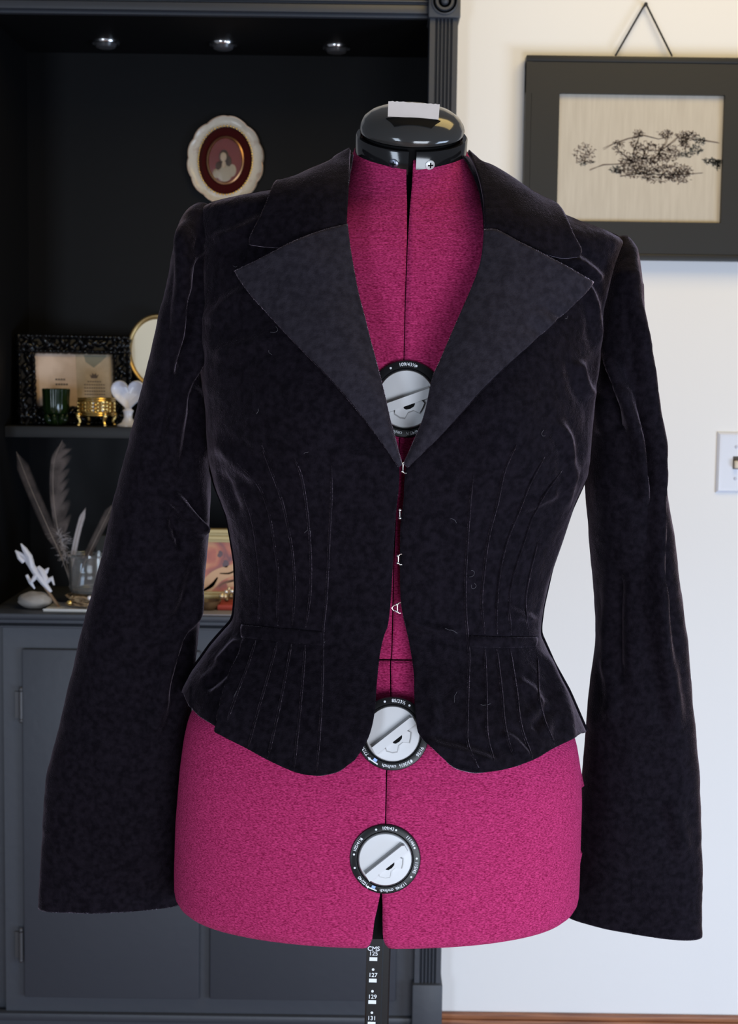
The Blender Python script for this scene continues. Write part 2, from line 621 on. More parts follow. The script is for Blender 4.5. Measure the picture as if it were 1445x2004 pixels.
JK = Shell(
    [(285, 697), (298, 690), (318, 668), (338, 648), (357, 600), (372, 550), (385, 480), (395, 430), (403, 405), (412, 393), (440, 388), (500, 392), (570, 393), (670, 388), (760, 398), (800, 404), (850, 406), (900, 409), (950, 422), (1000, 443), (1050, 453), (1100, 461), (1150, 463), (1200, 459), (1215, 455), (1240, 432), (1264, 411), (1290, 393), (1315, 374), (1345, 358), (1400, 352), (1430, 350), (1520, 335), (1600, 325)],
    [(285, 900), (312, 918), (335, 940), (345, 960), (365, 990), (385, 1020), (405, 1065), (420, 1090), (440, 1140), (455, 1185), (467, 1214), (480, 1221), (520, 1205), (565, 1192), (620, 1180), (680, 1177), (740, 1168), (782, 1161), (830, 1157), (890, 1152), (930, 1148), (996, 1118), (1063, 1096), (1111, 1079), (1186, 1062), (1225, 1057), (1240, 1057), (1253, 1063), (1275, 1073), (1298, 1083), (1352, 1113), (1430, 1147), (1520, 1187), (1600, 1220)],
    [(285, .049), (310, .056), (345, .072), (400, .088), (450, .100), (520, .112), (650, .126), (780, .135), (900, .131), (1000, .121), (1100, .111), (1200, .106), (1240, .109), (1290, .122), (1350, .140), (1430, .156), (1520, .172), (1600, .18)],
    [(285, .046), (345, .065), (400, .085), (450, .095), (520, .105), (780, .105), (1000, .092), (1200, .088), (1240, .092), (1350, .13), (1430, .145), (1600, .16)],
    2.25, bust=(0.020, 0.092, 0.060, zbust, 0.075), sm=5.0)
JK.make_bvh(286, 1600)
FORM.make_bvh(240, 1850)

# ------------------------------------------------------------------ dress form
zfb = P(750, 1856, 1.365).z          # bottom edge of the form
cx_pole = P(742, 1900, 1.43)
form = thing('dress_form', (P(745, 1900, Y0).x, Y0, 0.0), 'magenta jersey adjustable dress form on a black pole, wearing the black jacket', 'dress form')
zwaist = P(765, 1291, Y0 - .09).z
ztopF = P(803, 294, Y0).z
gap_y = [(280, 6.5), (340, 5.6), (400, 3.2), (470, 1.0), (600, 0.9), (900, 0.9), (1290, 1.0), (1500, 1.2), (1640, 1.0), (1745, 1.5), (1765, 4.0), (1800, 8.0), (1860, 12.0)]
gap_c = [(280, 803), (400, 800), (600, 793), (780, 789), (900, 779), (1100, 771), (1285, 767), (1295, 764), (1400, 766), (1500, 757), (1640, 754), (1745, 746), (1765, 745), (1800, 741), (1860, 738)]


def gap_theta(z, side):
    # centre seam of the cover in angle, by height
    h = None
    py = np.interp(z, gz[0], gz[1])
    c = np.interp(py, [g_[0] for g_ in gap_c], [g_[1] for g_ in gap_c])
    w = np.interp(py, [g_[0] for g_ in gap_y], [g_[1] for g_ in gap_y])
    hit, _ = FORM.cast(c + side * w, py)
    return FORM.theta(hit.x, z)


_pys = np.arange(250, 1900, 10)
_zz = [FORM.cast(np.interp(y, [g_[0] for g_ in gap_c], [g_[1] for g_ in gap_c]), min(y, 1845))[0].z if y <= 1845 else None for y in _pys]
_ok = [(z, y) for z, y in zip(_zz, _pys) if z is not None]
_ok.sort()
gz = ([q[0] for q in _ok], [q[1] for q in _ok])


def form_panel(side, z0, z1, tuck):
    n = max(12, int(abs(z1 - z0) / 0.006))
    rows = []
    zs_ = list(np.linspace(z1, z0, n))
    th1 = side * math.pi
    for z in zs_:
        t0 = gap_theta(z, side)
        th = t0 + (th1 - t0) * (np.linspace(0, 1, 90) ** 1.15)
        q_ = FORM.at(th, np.full(90, z))
        q_[:, 2] += np.clip((z - (ztopF - .06)) / .06, 0, 1) * np.where(q_[:, 1] < Y0 - .006, .42, .1) * (q_[:, 1] - Y0 + .006)
        rows.append(q_)
    if tuck:      # rounded lower edge, turned under
        base = rows[-1]
        cen = np.array([base[:, 0].mean(), Y0, 0])
        for a in (20, 40, 60, 78, 90):
            k = math.sin(R(a))
            q = base.copy()
            d = base - cen
            d[:, 2] = 0
            ln = np.linalg.norm(d, axis=1, keepdims=True)
            q -= d / ln * 0.016 * (1 - math.cos(R(a)))
            q[:, 2] -= 0.016 * k
            rows.append(q)
        q = rows[-1].copy()
        d = q - cen
        d[:, 2] = 0
        ln = np.linalg.norm(d, axis=1, keepdims=True)
        q -= d / ln * 0.03
        rows.append(q)
    mb = MB().grid(np.array(rows), flip=(side > 0))
    o = mb.build('fabric_panel', KNIT, form, angle=60)
    solidify(o, 0.0035, -1)
    return o


for sd in (-1, 1):
    form_panel(sd, zwaist + 0.0006, ztopF, False)
    form_panel(sd, zfb + 0.016, zwaist - 0.0006, True)
# black inner body seen through the seams
rows = []
for z in np.linspace(ztopF, zfb + 0.006, 120):
    q = FORM.at(np.linspace(-math.pi, math.pi, 72, endpoint=False), np.full(72, z))
    c = np.array([float(np.interp(z, FORM.z, FORM.C)), Y0, z])
    d = q - c
    ln = np.linalg.norm(d, axis=1, keepdims=True)
    q2 = c + d * (1 - 0.0085 / ln)
    q2[:, 2] += np.clip((z - (ztopF - .06)) / .06, 0, 1) * np.where(q2[:, 1] < Y0 - .006, .42, .1) * (q2[:, 1] - Y0 + .006)
    rows.append(q2)
MB().grid(np.array(rows), close_v=True).build('inner_shell', BLACKMATT, form)

# flanges of cover at the side opening
for (pts) in ([(1119, 1450), (1132, 1482), (1144, 1538), (1133, 1541)], [(1127, 1660), (1140, 1670), (1136, 1690), (1126, 1712)]):
    vs = [P(x, y, Y0 + .004 + .006 * k) for k, (x, y) in enumerate(pts)]
    mb = MB()
    mb.add([v + Vector((-.006, -.02, 0)) if k in (0, 3) else v for k, v in enumerate(vs)] + [v + Vector((0, .014, 0)) for v in vs], [(0, 1, 2, 3), (7, 6, 5, 4), (0, 4, 5, 1), (1, 5, 6, 2), (2, 6, 7, 3), (3, 7, 4, 0)])
    mb.build('seam_flange', KNIT, form)
sw = MB()
c = P(1128, 1616, Y0 + .0)
sw.box(c + Vector((-.004, -.006, -.007)), c + Vector((.0012, .008, .007)), bev=.001)
sw.build('side_catch', WHITEPL, form)

# neck band, dome and tape
TILT = R(27)
xn = Vector((math.cos(R(1.6)), 0, -math.sin(R(1.6))))
zn = (Vector((0, -math.sin(TILT), math.cos(TILT))) + Vector((0.02, 0, 0))).normalized()
yn = zn.cross(xn).normalized()
nc = P(805, 283, Y0 - 0.012)
nf = frame(nc, xn, yn, zn)
RXN, RYN = 0.0525, 0.047
band_parts = []
for sd in (-1, 1):
    g = []
    gaph = 0.050 if sd < 0 else 0.085
    for (r, z) in ((1.0, -0.0140), (1.02, -0.0130), (1.02, 0.0075), (1.0, 0.0088), (0.93, 0.0088), (0.93, -0.0140)):
        row = []
        for k in range(49):
            a = gaph + (math.pi - gaph) * k / 48
            p = Vector((sd * math.sin(a) * RXN * r, -math.cos(a) * RYN * r, z))
            row.append(tuple(nf(p)))
        g.append(row)
    band = MB().grid(np.array(g), close_u=True, flip=(sd < 0)).build('neck_band', BLACKGLOSS, form)
    sa = 0.31 * (1 if sd < 0 else 1.08)
    pc = Vector((sd * math.sin(sa) * RXN * 1.02, -math.cos(sa) * RYN * 1.02, -0.0035))
    nn = Vector((sd * math.sin(sa), -math.cos(sa), 0)).normalized()
    tt = Vector((math.cos(sa), sd * math.sin(sa), 0))
    sf = lambda p, pc=pc, nn=nn, tt=tt: nf(pc + tt * p[0] + Vector((0, 0, 1)) * p[1] + nn * p[2])
    s = MB().lathe([(0.0046, -0.0005), (0.0046, 0.0006), (0.0038, 0.0013), (0.0001, 0.0016)], 20, sf)
    so = s.build('screw', STEEL if sd < 0 else mat('bright_zinc', (0.8, 0.82, 0.82), 0.45, 0.3), band)
    s = MB()
    for q in (0, 1):
        xfq = (lambda p, sf=sf, q=q: sf((p[0], p[1], p[2]) if q == 0 else (-p[1], p[0], p[2])))
        s.box((-0.0026, -0.0006, 0.0011), (0.0026, 0.0006, 0.0019), xfq)
    s.build('screw_slot', BLACKMATT, so)
inner = MB().lathe([(0.0455, -0.0130), (0.0455, 0.012)], 48, nf, ry=RYN / RXN)
inner.lathe([(0.0001, 0.011), (0.0475, 0.011)], 48, nf, ry=RYN / RXN)
inner.build('neck_core', BLACKMATT, form)
dome = MB().lathe([(0.047, 0.0115), (0.0495, 0.0125), (0.0502, 0.0155), (0.0492, 0.0195), (0.0455, 0.0255), (0.039, 0.0300), (0.030, 0.0330), (0.018, 0.0345), (0.0001, 0.0350)], 64, nf, ry=RYN / RXN)
dome_o = dome.build('neck_cap', CAPPL, form)
def dome_z(x, y):
    r = math.hypot(x, y * RXN / RYN)
    return float(np.interp(r, [0, .018, .030, .039, .0455, .0492, .0502], [.0350, .0345, .0330, .0300, .0255, .0195, .0155])) + .0006


rec = MB()
g = []
for k in range(9):
    t = k / 8
    y = -0.0225 - 0.0125 * t
    x0_, x1_ = -0.0255 + .0085 * t, 0.0265 - .009 * t
    g.append([tuple(nf((x0_ + (x1_ - x0_) * q / 12, y, dome_z(x0_ + (x1_ - x0_) * q / 12, y)))) for q in range(13)])
rec.grid(np.array(g))
rec.build('cap_recess', BLACKMATT, dome_o)
tp = MB()
ol = []
for k in range(25):
    ol.append((0.024 - 0.048 * k / 24, 0.0085 + random.uniform(-.0004, .0004)))
ol += [(-0.024, -0.0055), (0.0235, -0.0055)]
tape_c = P(810, 219, Y0 - 0.048)
tf = frame(tape_c, Vector((1, 0, -0.045)).normalized(), Vector((0.03, 0.05, 1)).normalized(), Vector((0, -1, 0.05)).normalized())
tp.prism(ol, tf, -0.003, 0.0005)
tape = tp.build('paper_tape', PAPER, dome_o, label='strip of white tape stuck over the top of the neck cap')


# adjustment dials
def arc_text(mb, s, ang, r, size, fr):
    vs, fs = text_mesh(s, size, 0.00008)
    out = []
    for v in vs:
        rr = r + v.y
        a = ang - v.x / r
        out.append(fr((rr * math.cos(a), rr * math.sin(a), 0.0031 + v.z)))
    mb.add(out, fs)


def dial(px, py, rad, bar, texts, dots, arrow=None, lift=0.002):
    hit, nor = FORM.cast(px, py)
    nor = (nor + Vector((0, -0.6, 0))).normalized()
    up = (Vector((0.01, 0, 1)) - nor * nor.z).normalized()
    rt = up.cross(-nor).normalized() * -1
    rt = nor.cross(up).normalized() * -1
    rt = up.cross(nor).normalized()
    fr = frame(hit + nor * lift, rt, up, nor)
    root = MB().lathe([(rad * .70, -0.004), (rad * 1.0, -0.004), (rad * 1.0, 0.0005), (rad * .98, 0.0026), (rad * .95, 0.003), (rad * .80, 0.003), (rad * .785, 0.002), (rad * .77, 0.0026), (rad * .755, 0.0026), (rad * .745, -0.001)], 72, fr)
    d = root.build('adjuster_dial', BLACKPL, form)
    k = MB().lathe([(rad * .745, -0.003), (rad * .745, 0.0022), (rad * .72, 0.0036), (rad * .5, 0.0040), (0.0002, 0.0040)], 64, fr)
    kn = k.build('knob', WHITEPL, d)
    ca, sa = math.cos(R(bar)), math.sin(R(bar))
    fb = lambda p: fr((p[0] * ca - p[1] * sa, p[0] * sa + p[1] * ca, p[2]))
    b = MB()
    hw = rad * .70
    b.prism([(-hw, -rad * .17), (hw * .96, -rad * .17), (hw, rad * .02), (hw * .9, rad * .06), (-hw * .95, rad * .06)], fb, 0.003, 0.0105)
    b.build('grip', WHITEPL, kn)
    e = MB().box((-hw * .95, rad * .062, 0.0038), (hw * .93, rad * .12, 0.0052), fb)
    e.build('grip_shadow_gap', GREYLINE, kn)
    lo = [(-.36, -.17), (-.40, -.25), (-.30, -.38), (-.19, -.44), (-.07, -.33), (.08, -.33), (.2, -.45), (.30, -.37), (.40, -.26), (.36, -.17)]
    l = MB().prism([(x * rad, y * rad) for x, y in lo], fb, 0.003, 0.0075)
    l.build('finger_plate', WHITEPL, kn)
    gr = MB().prism([(x * rad * 1.07, y * rad * 1.08 - rad * .005) for x, y in lo], fb, 0.003, 0.00435)  # raised grey outline that paints in the plate's shadow line
    gr.build('plate_shade_line', GREYLINE, kn)
    e = MB().box((-hw * .93, -rad * .185, 0.0038), (hw * .93, -rad * .165, 0.0046), fb)  # grey strip in place of shade along the grip's lower edge
    e.build('grip_shade_line', GREYLINE, kn)
    st = [(-.13, -.17), (-.14, -.21), (-.09, -.26), (.02, -.275), (.12, -.25), (.17, -.2), (.17, -.17)]
    s_ = MB().prism([(x * rad, y * rad) for x, y in st], fb, 0.0065, 0.0078)
    s_.build('slot', BLACKMATT, kn)
    t = MB()
    for (s, a) in texts:
        arc_text(t, s, R(a), rad * .885, rad * .125, fr)
    for a in dots:
        c_ = (rad * .885 * math.cos(R(a)), rad * .885 * math.sin(R(a)))
        t.lathe([(rad * .03, 0.003), (rad * .03, 0.0033), (0.00005, 0.0034)], 12, lambda p: fr((c_[0] + p[0], c_[1] + p[1], p[2])))
    t.build('print', WHITEINK, d, label='white printed size numbers')
    if arrow is not None:
        t = MB()
        def am(x, y):
            rr = rad * (.885 + y)
            a_ = R(arrow) - x / .885
            return fr((rr * math.cos(a_), rr * math.sin(a_), 0.0033))
        t.add([am(.16, .05), (am(.16, .015)), am(-.08, .015), am(-.08, .05)], [(0, 1, 2, 3)])
        t.add([am(.16, .075), am(.16, -.01), am(.25, .032)], [(0, 1, 2)])
        t.build('arrow_print', WHITEINK, d)
        t = MB()
        t.add([am(-.02, .0), am(-.02, -.075), am(.09, -.075), am(.09, .0)], [(0, 1, 2, 3)])
        t.build('arrow_mark', BLUEINK, d)
    return d


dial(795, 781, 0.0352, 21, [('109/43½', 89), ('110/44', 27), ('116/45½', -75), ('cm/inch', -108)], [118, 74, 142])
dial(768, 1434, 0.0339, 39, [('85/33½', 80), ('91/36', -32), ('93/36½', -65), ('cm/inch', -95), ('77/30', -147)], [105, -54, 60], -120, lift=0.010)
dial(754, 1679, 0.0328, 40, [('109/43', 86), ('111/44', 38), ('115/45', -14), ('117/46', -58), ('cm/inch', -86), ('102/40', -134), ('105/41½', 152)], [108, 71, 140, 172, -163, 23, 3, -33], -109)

# pole with hem scale
pole_top = P(746, 1700, 1.435)
pole_bot = Vector((P(743, 2000, 1.435).x - .012, 1.435, 0.03))
pz = (pole_top - pole_bot).normalized()
px_ = Vector((1, 0, 0)) - pz * pz.x
px_.normalize()
py_ = pz.cross(px_).normalized()
pf = frame(pole_bot, px_, py_, pz)
PL_ = (pole_top - pole_bot).length
pw2 = 0.0118
pm = MB()
sec = [(-pw2, 0.004), (-pw2 + .0015, 0.0), (pw2 * .30, 0.0), (pw2 * .40, .0012), (pw2 * .86, .0012), (pw2, 0.004), (pw2, 0.02), (-pw2, 0.02)]
pm.grid(np.array([[tuple(pf((x, y, z))) for x, y in sec] for z in (0, PL_)]), close_v=True, flip=True)
pole = pm.build('pole', BLACKPL, form, angle=20)
tr = MB().box((pw2 + .0001, 0.002, 0), (pw2 + .0009, .010, PL_ - .2), pf)
tr.build('pole_trim', WHITEPL, pole)
zt_ = lambda py: (P(735, py, 1.435) - pole_bot).dot(pz)
xt_ = -pw2 * .42
pt = MB()
for (s, y, sz) in (('CMS', 1857, .0062), ('125', 1866.5, .0058), ('127', 1908.5, .0058), ('129', 1951, .0058), ('131', 1993, .0058), ('133', 2036, .0058)):
    vs, fs = text_mesh(s, sz, 0.0)
    pt.add([pf((xt_ + v.x, -0.00015, zt_(y) + v.y)) for v in vs], fs)
for y in (1877, 1919, 1961, 2003.5):
    pt.box((xt_ - .0038, -.0002, zt_(y + 3.6)), (xt_ + .0038, .0003, zt_(y - 3.6)), pf)
for y in (1897.5, 1940, 1982, 2025):
    pt.lathe([(.0013, 0), (.0013, .0002), (.0001, .0002)], 14, lambda p: pf((xt_ + p[0], -p[2], zt_(y) + p[1])))
pt.build('scale_print', WHITEINK, pole, label='white printed hem scale CMS 125 127 129 131')
sb = MB()
for k in range(4):
    a = R(45 + 90 * k)
    c0 = pf((0, .01, 0.02))
    sb.tube([c0, c0 + Vector((math.cos(a) * .12, math.sin(a) * .12, .02)), Vector((c0.x + math.cos(a) * .25, c0.y + math.sin(a) * .25, .012))], 0.011, 8)
sb.build('base_legs', BLACKPL, form)

# ------------------------------------------------------------------ jacket
jroot = thing('velvet_jacket', (P(770, 1220, Y0).x, Y0, P(770, 1520, Y0).z), 'black velvet peplum jacket with wide lapels and pin tucks, hooked shut on the dress form', 'jacket')


def resample(pl, n):
    pl = np.asarray(pl, float)
    d = np.concatenate([[0], np.cumsum(np.linalg.norm(np.diff(pl, axis=0), axis=1))])
    t = np.linspace(0, d[-1], n)
    return np.stack([np.interp(t, d, pl[:, k]) for k in range(pl.shape[1])], 1)


def crom(pl, n):
    """smooth curve through the points"""
    pl = np.asarray(pl, float)
    p = np.vstack([2 * pl[0] - pl[1], pl, 2 * pl[-1] - pl[-2]])
    out = []
    for i in range(1, len(p) - 2):
        for t in np.linspace(0, 1, 12, endpoint=False):
            out.append(0.5 * ((2 * p[i]) + (-p[i - 1] + p[i + 1]) * t + (2 * p[i - 1] - 5 * p[i] + 4 * p[i + 1] - p[i + 2]) * t * t + (-p[i - 1] + 3 * p[i] - 3 * p[i + 1] + p[i + 2]) * t ** 3))
    out.append(pl[-1])
    return resample(np.array(out), n)


# folds of the cloth: polyline in the picture, height, width
CREASE = [
    # (points, height m, half width px, kind)
    ([(480, 1243), (466, 1300), (448, 1370), (436, 1436)], 0.013, 16, 'foldL'),
    ([(1060, 1262), (1085, 1320), (1108, 1400), (1120, 1470)], 0.006, 14, 'ridge'),
    ([(792, 1195), (815, 1220), (850, 1232), (905, 1238)], 0.004, 10, 'ridge'),
    ([(975, 1435), (1005, 1450), (1040, 1490)], 0.004, 9, 'ridge'),
    ([(1010, 1330), (1040, 1350), (1062, 1385)], 0.003, 10, 'ridge'),
    ([(1040, 1430), (1060, 1405), (1080, 1380)], -0.004, 12, 'ridge'),
    ([(1117, 500), (1150, 525), (1180, 552)], 0.006, 11, 'ridge'),
    ([(1115, 505), (1150, 560), (1168, 620), (1175, 690)], 0.005, 10, 'ridge'),
    ([(1120, 520), (1145, 552)], -0.006, 12, 'ridge'),
    ([(1130, 700), (1142, 750), (1163, 782)], 0.006, 12, 'ridge'),
    ([(1085, 820), (1110, 860), (1118, 920), (1110, 960)], 0.005, 11, 'ridge'),
    ([(1150, 890), (1125, 935), (1100, 1000)], 0.003, 10, 'ridge'),
    ([(1015, 1000), (1050, 985), (1100, 960)], 0.003, 9, 'ridge'),
    ([(980, 1180), (1010, 1200), (1058, 1216)], 0.003, 9, 'ridge'),
    ([(410, 470), (470, 452), (540, 420)], 0.004, 14, 'ridge'),
    ([(405, 640), (450, 590), (500, 570)], 0.004, 16, 'ridge'),
    ([(412, 700), (470, 680), (540, 660)], 0.0035, 16, 'ridge'),
    ([(415, 860), (460, 900), (520, 950)], 0.004, 16, 'ridge'),
    ([(420, 915), (450, 960), (470, 1010)], -0.003, 12, 'ridge'),
    ([(640, 900), (690, 890), (760, 905)], 0.0025, 18, 'ridge'),
    ([(820, 905), (880, 850), (960, 800)], 0.0025, 18, 'ridge'),
    ([(640, 1205), (700, 1195), (755, 1200)], 0.0025, 12, 'ridge'),
    ([(835, 1320), (850, 1390), (850, 1450)], 0.003, 14, 'ridge'),
    ([(825, 1440), (860, 1462), (915, 1475), (985, 1500)], 0.006, 12, 'ridge'),
    ([(420, 1300), (440, 1280), (470, 1250)], 0.004, 10, 'ridge'),
    ([(395, 1350), (420, 1330), (455, 1300)], -0.004, 10, 'ridge'),
]
SLEEVE_CREASE_L = [
    ([(384, 424), (364, 456), (360, 560), (356, 660), (350, 720)], 0.010, 13, 'ridge'),
    ([(410, 505), (400, 575), (384, 670), (357, 748), (345, 815), (330, 905), (322, 965)], 0.012, 14, 'ridge'),
    ([(375, 560), (365, 660), (340, 760)], -0.012, 14, 'ridge'),
    ([(400, 480), (380, 500), (366, 520)], 0.004, 8, 'ridge'),
    ([(324, 965), (345, 980), (368, 1010), (402, 1052)], 0.012, 10, 'ridge'),
    ([(330, 1000), (342, 1040), (358, 1080)], -0.010, 12, 'ridge'),
    ([(390, 1100), (380, 1190), (345, 1250), (325, 1310), (312, 1380), (292, 1460)], 0.010, 13, 'ridge'),
    ([(372, 1200), (350, 1300), (330, 1380)], -0.006, 16, 'ridge'),
    ([(300, 1080), (290, 1180), (285, 1250)], -0.005, 18, 'ridge'),
    ([(355, 1090), (340, 1150), (318, 1210)], 0.005, 14, 'ridge'),
    ([(370, 750), (395, 800), (402, 900)], 0.005, 10, 'ridge'),
]
SLEEVE_CREASE_R = [
    ([(1226, 505), (1240, 575), (1256, 690), (1270, 800), (1283, 880), (1286, 990), (1290, 1180), (1305, 1330)], 0.010, 10, 'ridge'),
    ([(1177, 660), (1205, 720), (1228, 800), (1247, 860), (1258, 940), (1270, 1010)], 0.012, 10, 'ridge'),
    ([(1188, 760), (1205, 800), (1212, 850)], -0.012, 16, 'ridge'),
    ([(1270, 900), (1278, 1000), (1280, 1100)], -0.004, 9, 'ridge'),
    ([(1285, 1100), (1295, 1240), (1312, 1340), (1325, 1450)], 0.007, 14, 'ridge'),
    ([(1215, 1100), (1212, 1220), (1215, 1350)], -0.008, 13, 'ridge'),
    ([(1190, 1280), (1200, 1350), (1195, 1420)], 0.004, 12, 'ridge'),
    ([(1310, 1560), (1330, 1620), (1335, 1680)], 0.004, 16, 'ridge'),
    ([(1255, 480), (1262, 560)], -0.004, 10, 'ridge'),
]


def seg_dist(pq, pl):
    """distance and side of pixel points to a polyline"""
    pl = np.asarray(pl, float)
    best = np.full(len(pq), 1e9)
    side = np.zeros(len(pq))
    endf = np.ones(len(pq))
    tot = np.concatenate([[0], np.cumsum(np.linalg.norm(np.diff(pl, axis=0), axis=1))])
    for i in range(len(pl) - 1):
        a, b = pl[i], pl[i + 1]
        ab = b - a
        l2 = (ab ** 2).sum()
        t = np.clip(((pq - a) @ ab) / l2, 0, 1)
        q = a + t[:, None] * ab
        d = np.linalg.norm(pq - q, axis=1)
        m = d < best
        best[m] = d[m]
        side[m] = np.sign(ab[0] * (pq[m, 1] - a[1]) - ab[1] * (pq[m, 0] - a[0]))
        s = (tot[i] + t * math.sqrt(l2)) / tot[-1]
        endf[m] = np.clip(np.minimum(s[m], 1 - s[m]) / 0.22, 0, 1)
    return best, side, endf


def crease_disp(pts, lst, soft=True):
    pq = proj(pts)
    out = np.zeros(len(pts))
    for (pl, amp, w, kind) in lst:
        w = w * (0.9 if kind == 'ridge' else 1)
        c = crom(pl, 40)
        x0, y0 = c.min(0) - 4 * w
        x1, y1 = c.max(0) + 4 * w
        m = (pq[:, 0] > x0) & (pq[:, 0] < x1) & (pq[:, 1] > y0) & (pq[:, 1] < y1)
        if not m.any():
            continue
        d, sd, e = seg_dist(pq[m], c)
        e = e * e * (3 - 2 * e)
        if kind == 'ridge':
            out[m] += amp * np.exp(-(d / w) ** 2) * e - 0.35 * amp * np.exp(-((d - 1.9 * w) / w) ** 2) * e
        elif kind == 'foldL':
            inside = sd * d < 0
            s_ = np.where(sd > 0, -d, d)
            prof = np.where(s_ > 0, amp * np.exp(-s_ / (w * 2.2)), amp * np.exp(-(s_ / 3.5) ** 2) * 1.0 - 0.004 * (1 - np.exp(-(s_ / 3.5) ** 2)) * np.exp(s_ / 60))
            prof = np.where(np.abs(s_) < 4, prof, prof)
            out[m] += prof * np.clip((pq[m, 1] - 1240) / 120, 0, 1)
    return out


def cloth_noise(pts, amp, sc):
    return np.array([amp * mnoise.fractal(Vector(p) * sc, 1.0, 2.0, 3) for p in pts])


def grid_normals(g):
    du = np.gradient(g, axis=0)
    dv = np.gradient(g, axis=1)
    n = np.cross(du, dv)
    n /= np.maximum(np.linalg.norm(n, axis=-1, keepdims=True), 1e-9)
    return n


def orient_out(n, g):
    flip = ((n * (g - np.array([float(P(770, 900, Y0).x), Y0, 0]))[..., :]) * np.array([1, 1, 0])).sum(-1).mean() < 0
    return -n if flip else n


# ---- front panels
EDGE_L = [(690, 300), (684, 350), (680, 400), (680, 445), (690, 520), (705, 600), (725, 680), (740, 745), (755, 810), (769, 865), (780, 905), (782, 930), (780, 965), (775, 1010), (771, 1077), (766, 1165), (760, 1222), (752, 1245), (744, 1280), (738, 1335), (734, 1389), (726, 1430), (713, 1460), (694, 1488)]
HEM_L = [(694, 1488), (666, 1508), (640, 1516), (612, 1518), (577, 1511), (527, 1489), (489, 1468), (455, 1448), (438, 1436), (420, 1422), (384, 1400), (366, 1375), (357, 1353)]
EDGE_R = [(908, 302), (928, 340), (942, 390), (947, 455), (940, 520), (915, 590), (890, 650), (865, 710), (850, 745), (835, 815), (816, 865), (797, 908), (792, 940), (790, 980), (784, 1030), (783, 1100), (784, 1165), (789, 1205), (801, 1257), (810, 1315), (812, 1369), (817, 1425), (826, 1445)]
HEM_R = [(826, 1445), (840, 1460), (869, 1484), (899, 1504), (943, 1511), (991, 1505), (1042, 1488), (1079, 1467), (1115, 1449), (1146, 1431)]


def front_panel(side, edge, hem):
    A = []
    for (x, y) in crom(edge, 260):
        h, _ = JK.cast(x, y)
        A.append((JK.theta(h.x, h.z), h.z))
    A = np.array(A)
    A[:, 1] = np.minimum.accumulate(A[:, 1])
    D = []
    for (x, y) in crom(hem, 120):
        h, _ = JK.cast(x, y)
        D.append((JK.theta(h.x, h.z), h.z))
    D = np.array(D)
    D[0] = A[-1]
    z_side = P(hem[-1][0], hem[-1][1], Y0).z
    D[-1] = (side * math.pi / 2, z_side)
    ztop = A[0, 1]
    pys = np.concatenate([np.arange(300, 490, 2.0), np.arange(490, 1240, 4.0), np.arange(1240, 1521, 2.5)])
    gpar = (pys - pys[0]) / (pys[-1] - pys[0])
    nt = len(gpar)
    nu = 150
    u = np.linspace(0, 1, nu)
    za = ztop + (A[-1, 1] - ztop) * gpar
    order = np.argsort(-A[:, 1])
    tha = np.interp(-za, -A[order, 1], A[order, 0])
    zb_ = ztop + (z_side - ztop) * gpar
    thb = np.full(nt, side * math.pi / 2)
    Dr = resample(D * np.array([0.15, 1.0]), nu) / np.array([0.15, 1.0])
    Cr = np.stack([np.linspace(tha[0], thb[0], nu), np.full(nu, ztop)], 1)
    Acur = np.stack([tha, za], 1)
    Bcur = np.stack([thb, zb_], 1)
    t_ = gpar[:, None, None]
    u_ = u[None, :, None]
    S = (1 - u_) * Acur[:, None] + u_ * Bcur[:, None] + (1 - t_) * Cr[None] + t_ * Dr[None]
    S -= (1 - t_) * (1 - u_) * Acur[0] + (1 - t_) * u_ * Bcur[0] + t_ * (1 - u_) * Acur[-1] + t_ * u_ * Bcur[-1]
    g = JK.at(S[..., 0], S[..., 1])
    n = orient_out(grid_normals(g), g)
    fl = g.reshape(-1, 3)
    d = crease_disp(fl, CREASE) + cloth_noise(fl, 0.0018, 16) + cloth_noise(fl, 0.0006, 60)
    # soft turned edge at the front opening
    ed = np.tile(np.exp(-(np.arange(nu) / 2.0)), (nt, 1)).reshape(-1) * -0.0015
    fade = np.clip(np.abs(np.cos(S[..., 0].reshape(-1))) * 3, 0, 1)
    fl = fl + n.reshape(-1, 3) * ((d + ed) * fade)[:, None]
    o = MB().grid(fl.reshape(nt, nu, 3), flip=(side < 0)).build('front_panel', VELVET, jroot, angle=180)
    solidify(o, 0.0025, -1)
    return o, fl.reshape(nt, nu, 3), z_side


fpL, gL, zsL = front_panel(-1, EDGE_L, HEM_L)
fpR, gR, zsR = front_panel(1, EDGE_R, HEM_R)
_mb = MB().grid(gL)
_mb.grid(gR)
BODY = BVHTree.FromPolygons([Vector(v) for v in _mb.v], _mb.f)


def cast_body(px, py, off=0.0):
    d = (P(px, py, 1.0) - CAM).normalized()
    hit, nor, i, _ = BODY.ray_cast(CAM, d)
    if hit is None:
        hit, nor = JK.cast(px, py)
    if nor.dot(d) > 0:
        nor = -nor
    return hit + nor * off


# back of the jacket
rows = []
zt_b = P(803, 300, Y0).z
thb = np.linspace(math.pi / 2, 1.5 * math.pi, 80)
tt = (np.concatenate([np.arange(300, 490, 3.0), np.arange(490, 1400, 8.0)]) - 300) / (1394 - 300)
for t in tt:
    zend = zsR + (zsL - zsR) * np.linspace(0, 1, 80)
    rows.append(JK.at(thb, zt_b + (zend - zt_b) * t))
o = MB().grid(np.array(rows), flip=True).build('back_panel', VELVET, jroot, angle=180)
solidify(o, 0.0025, -1)


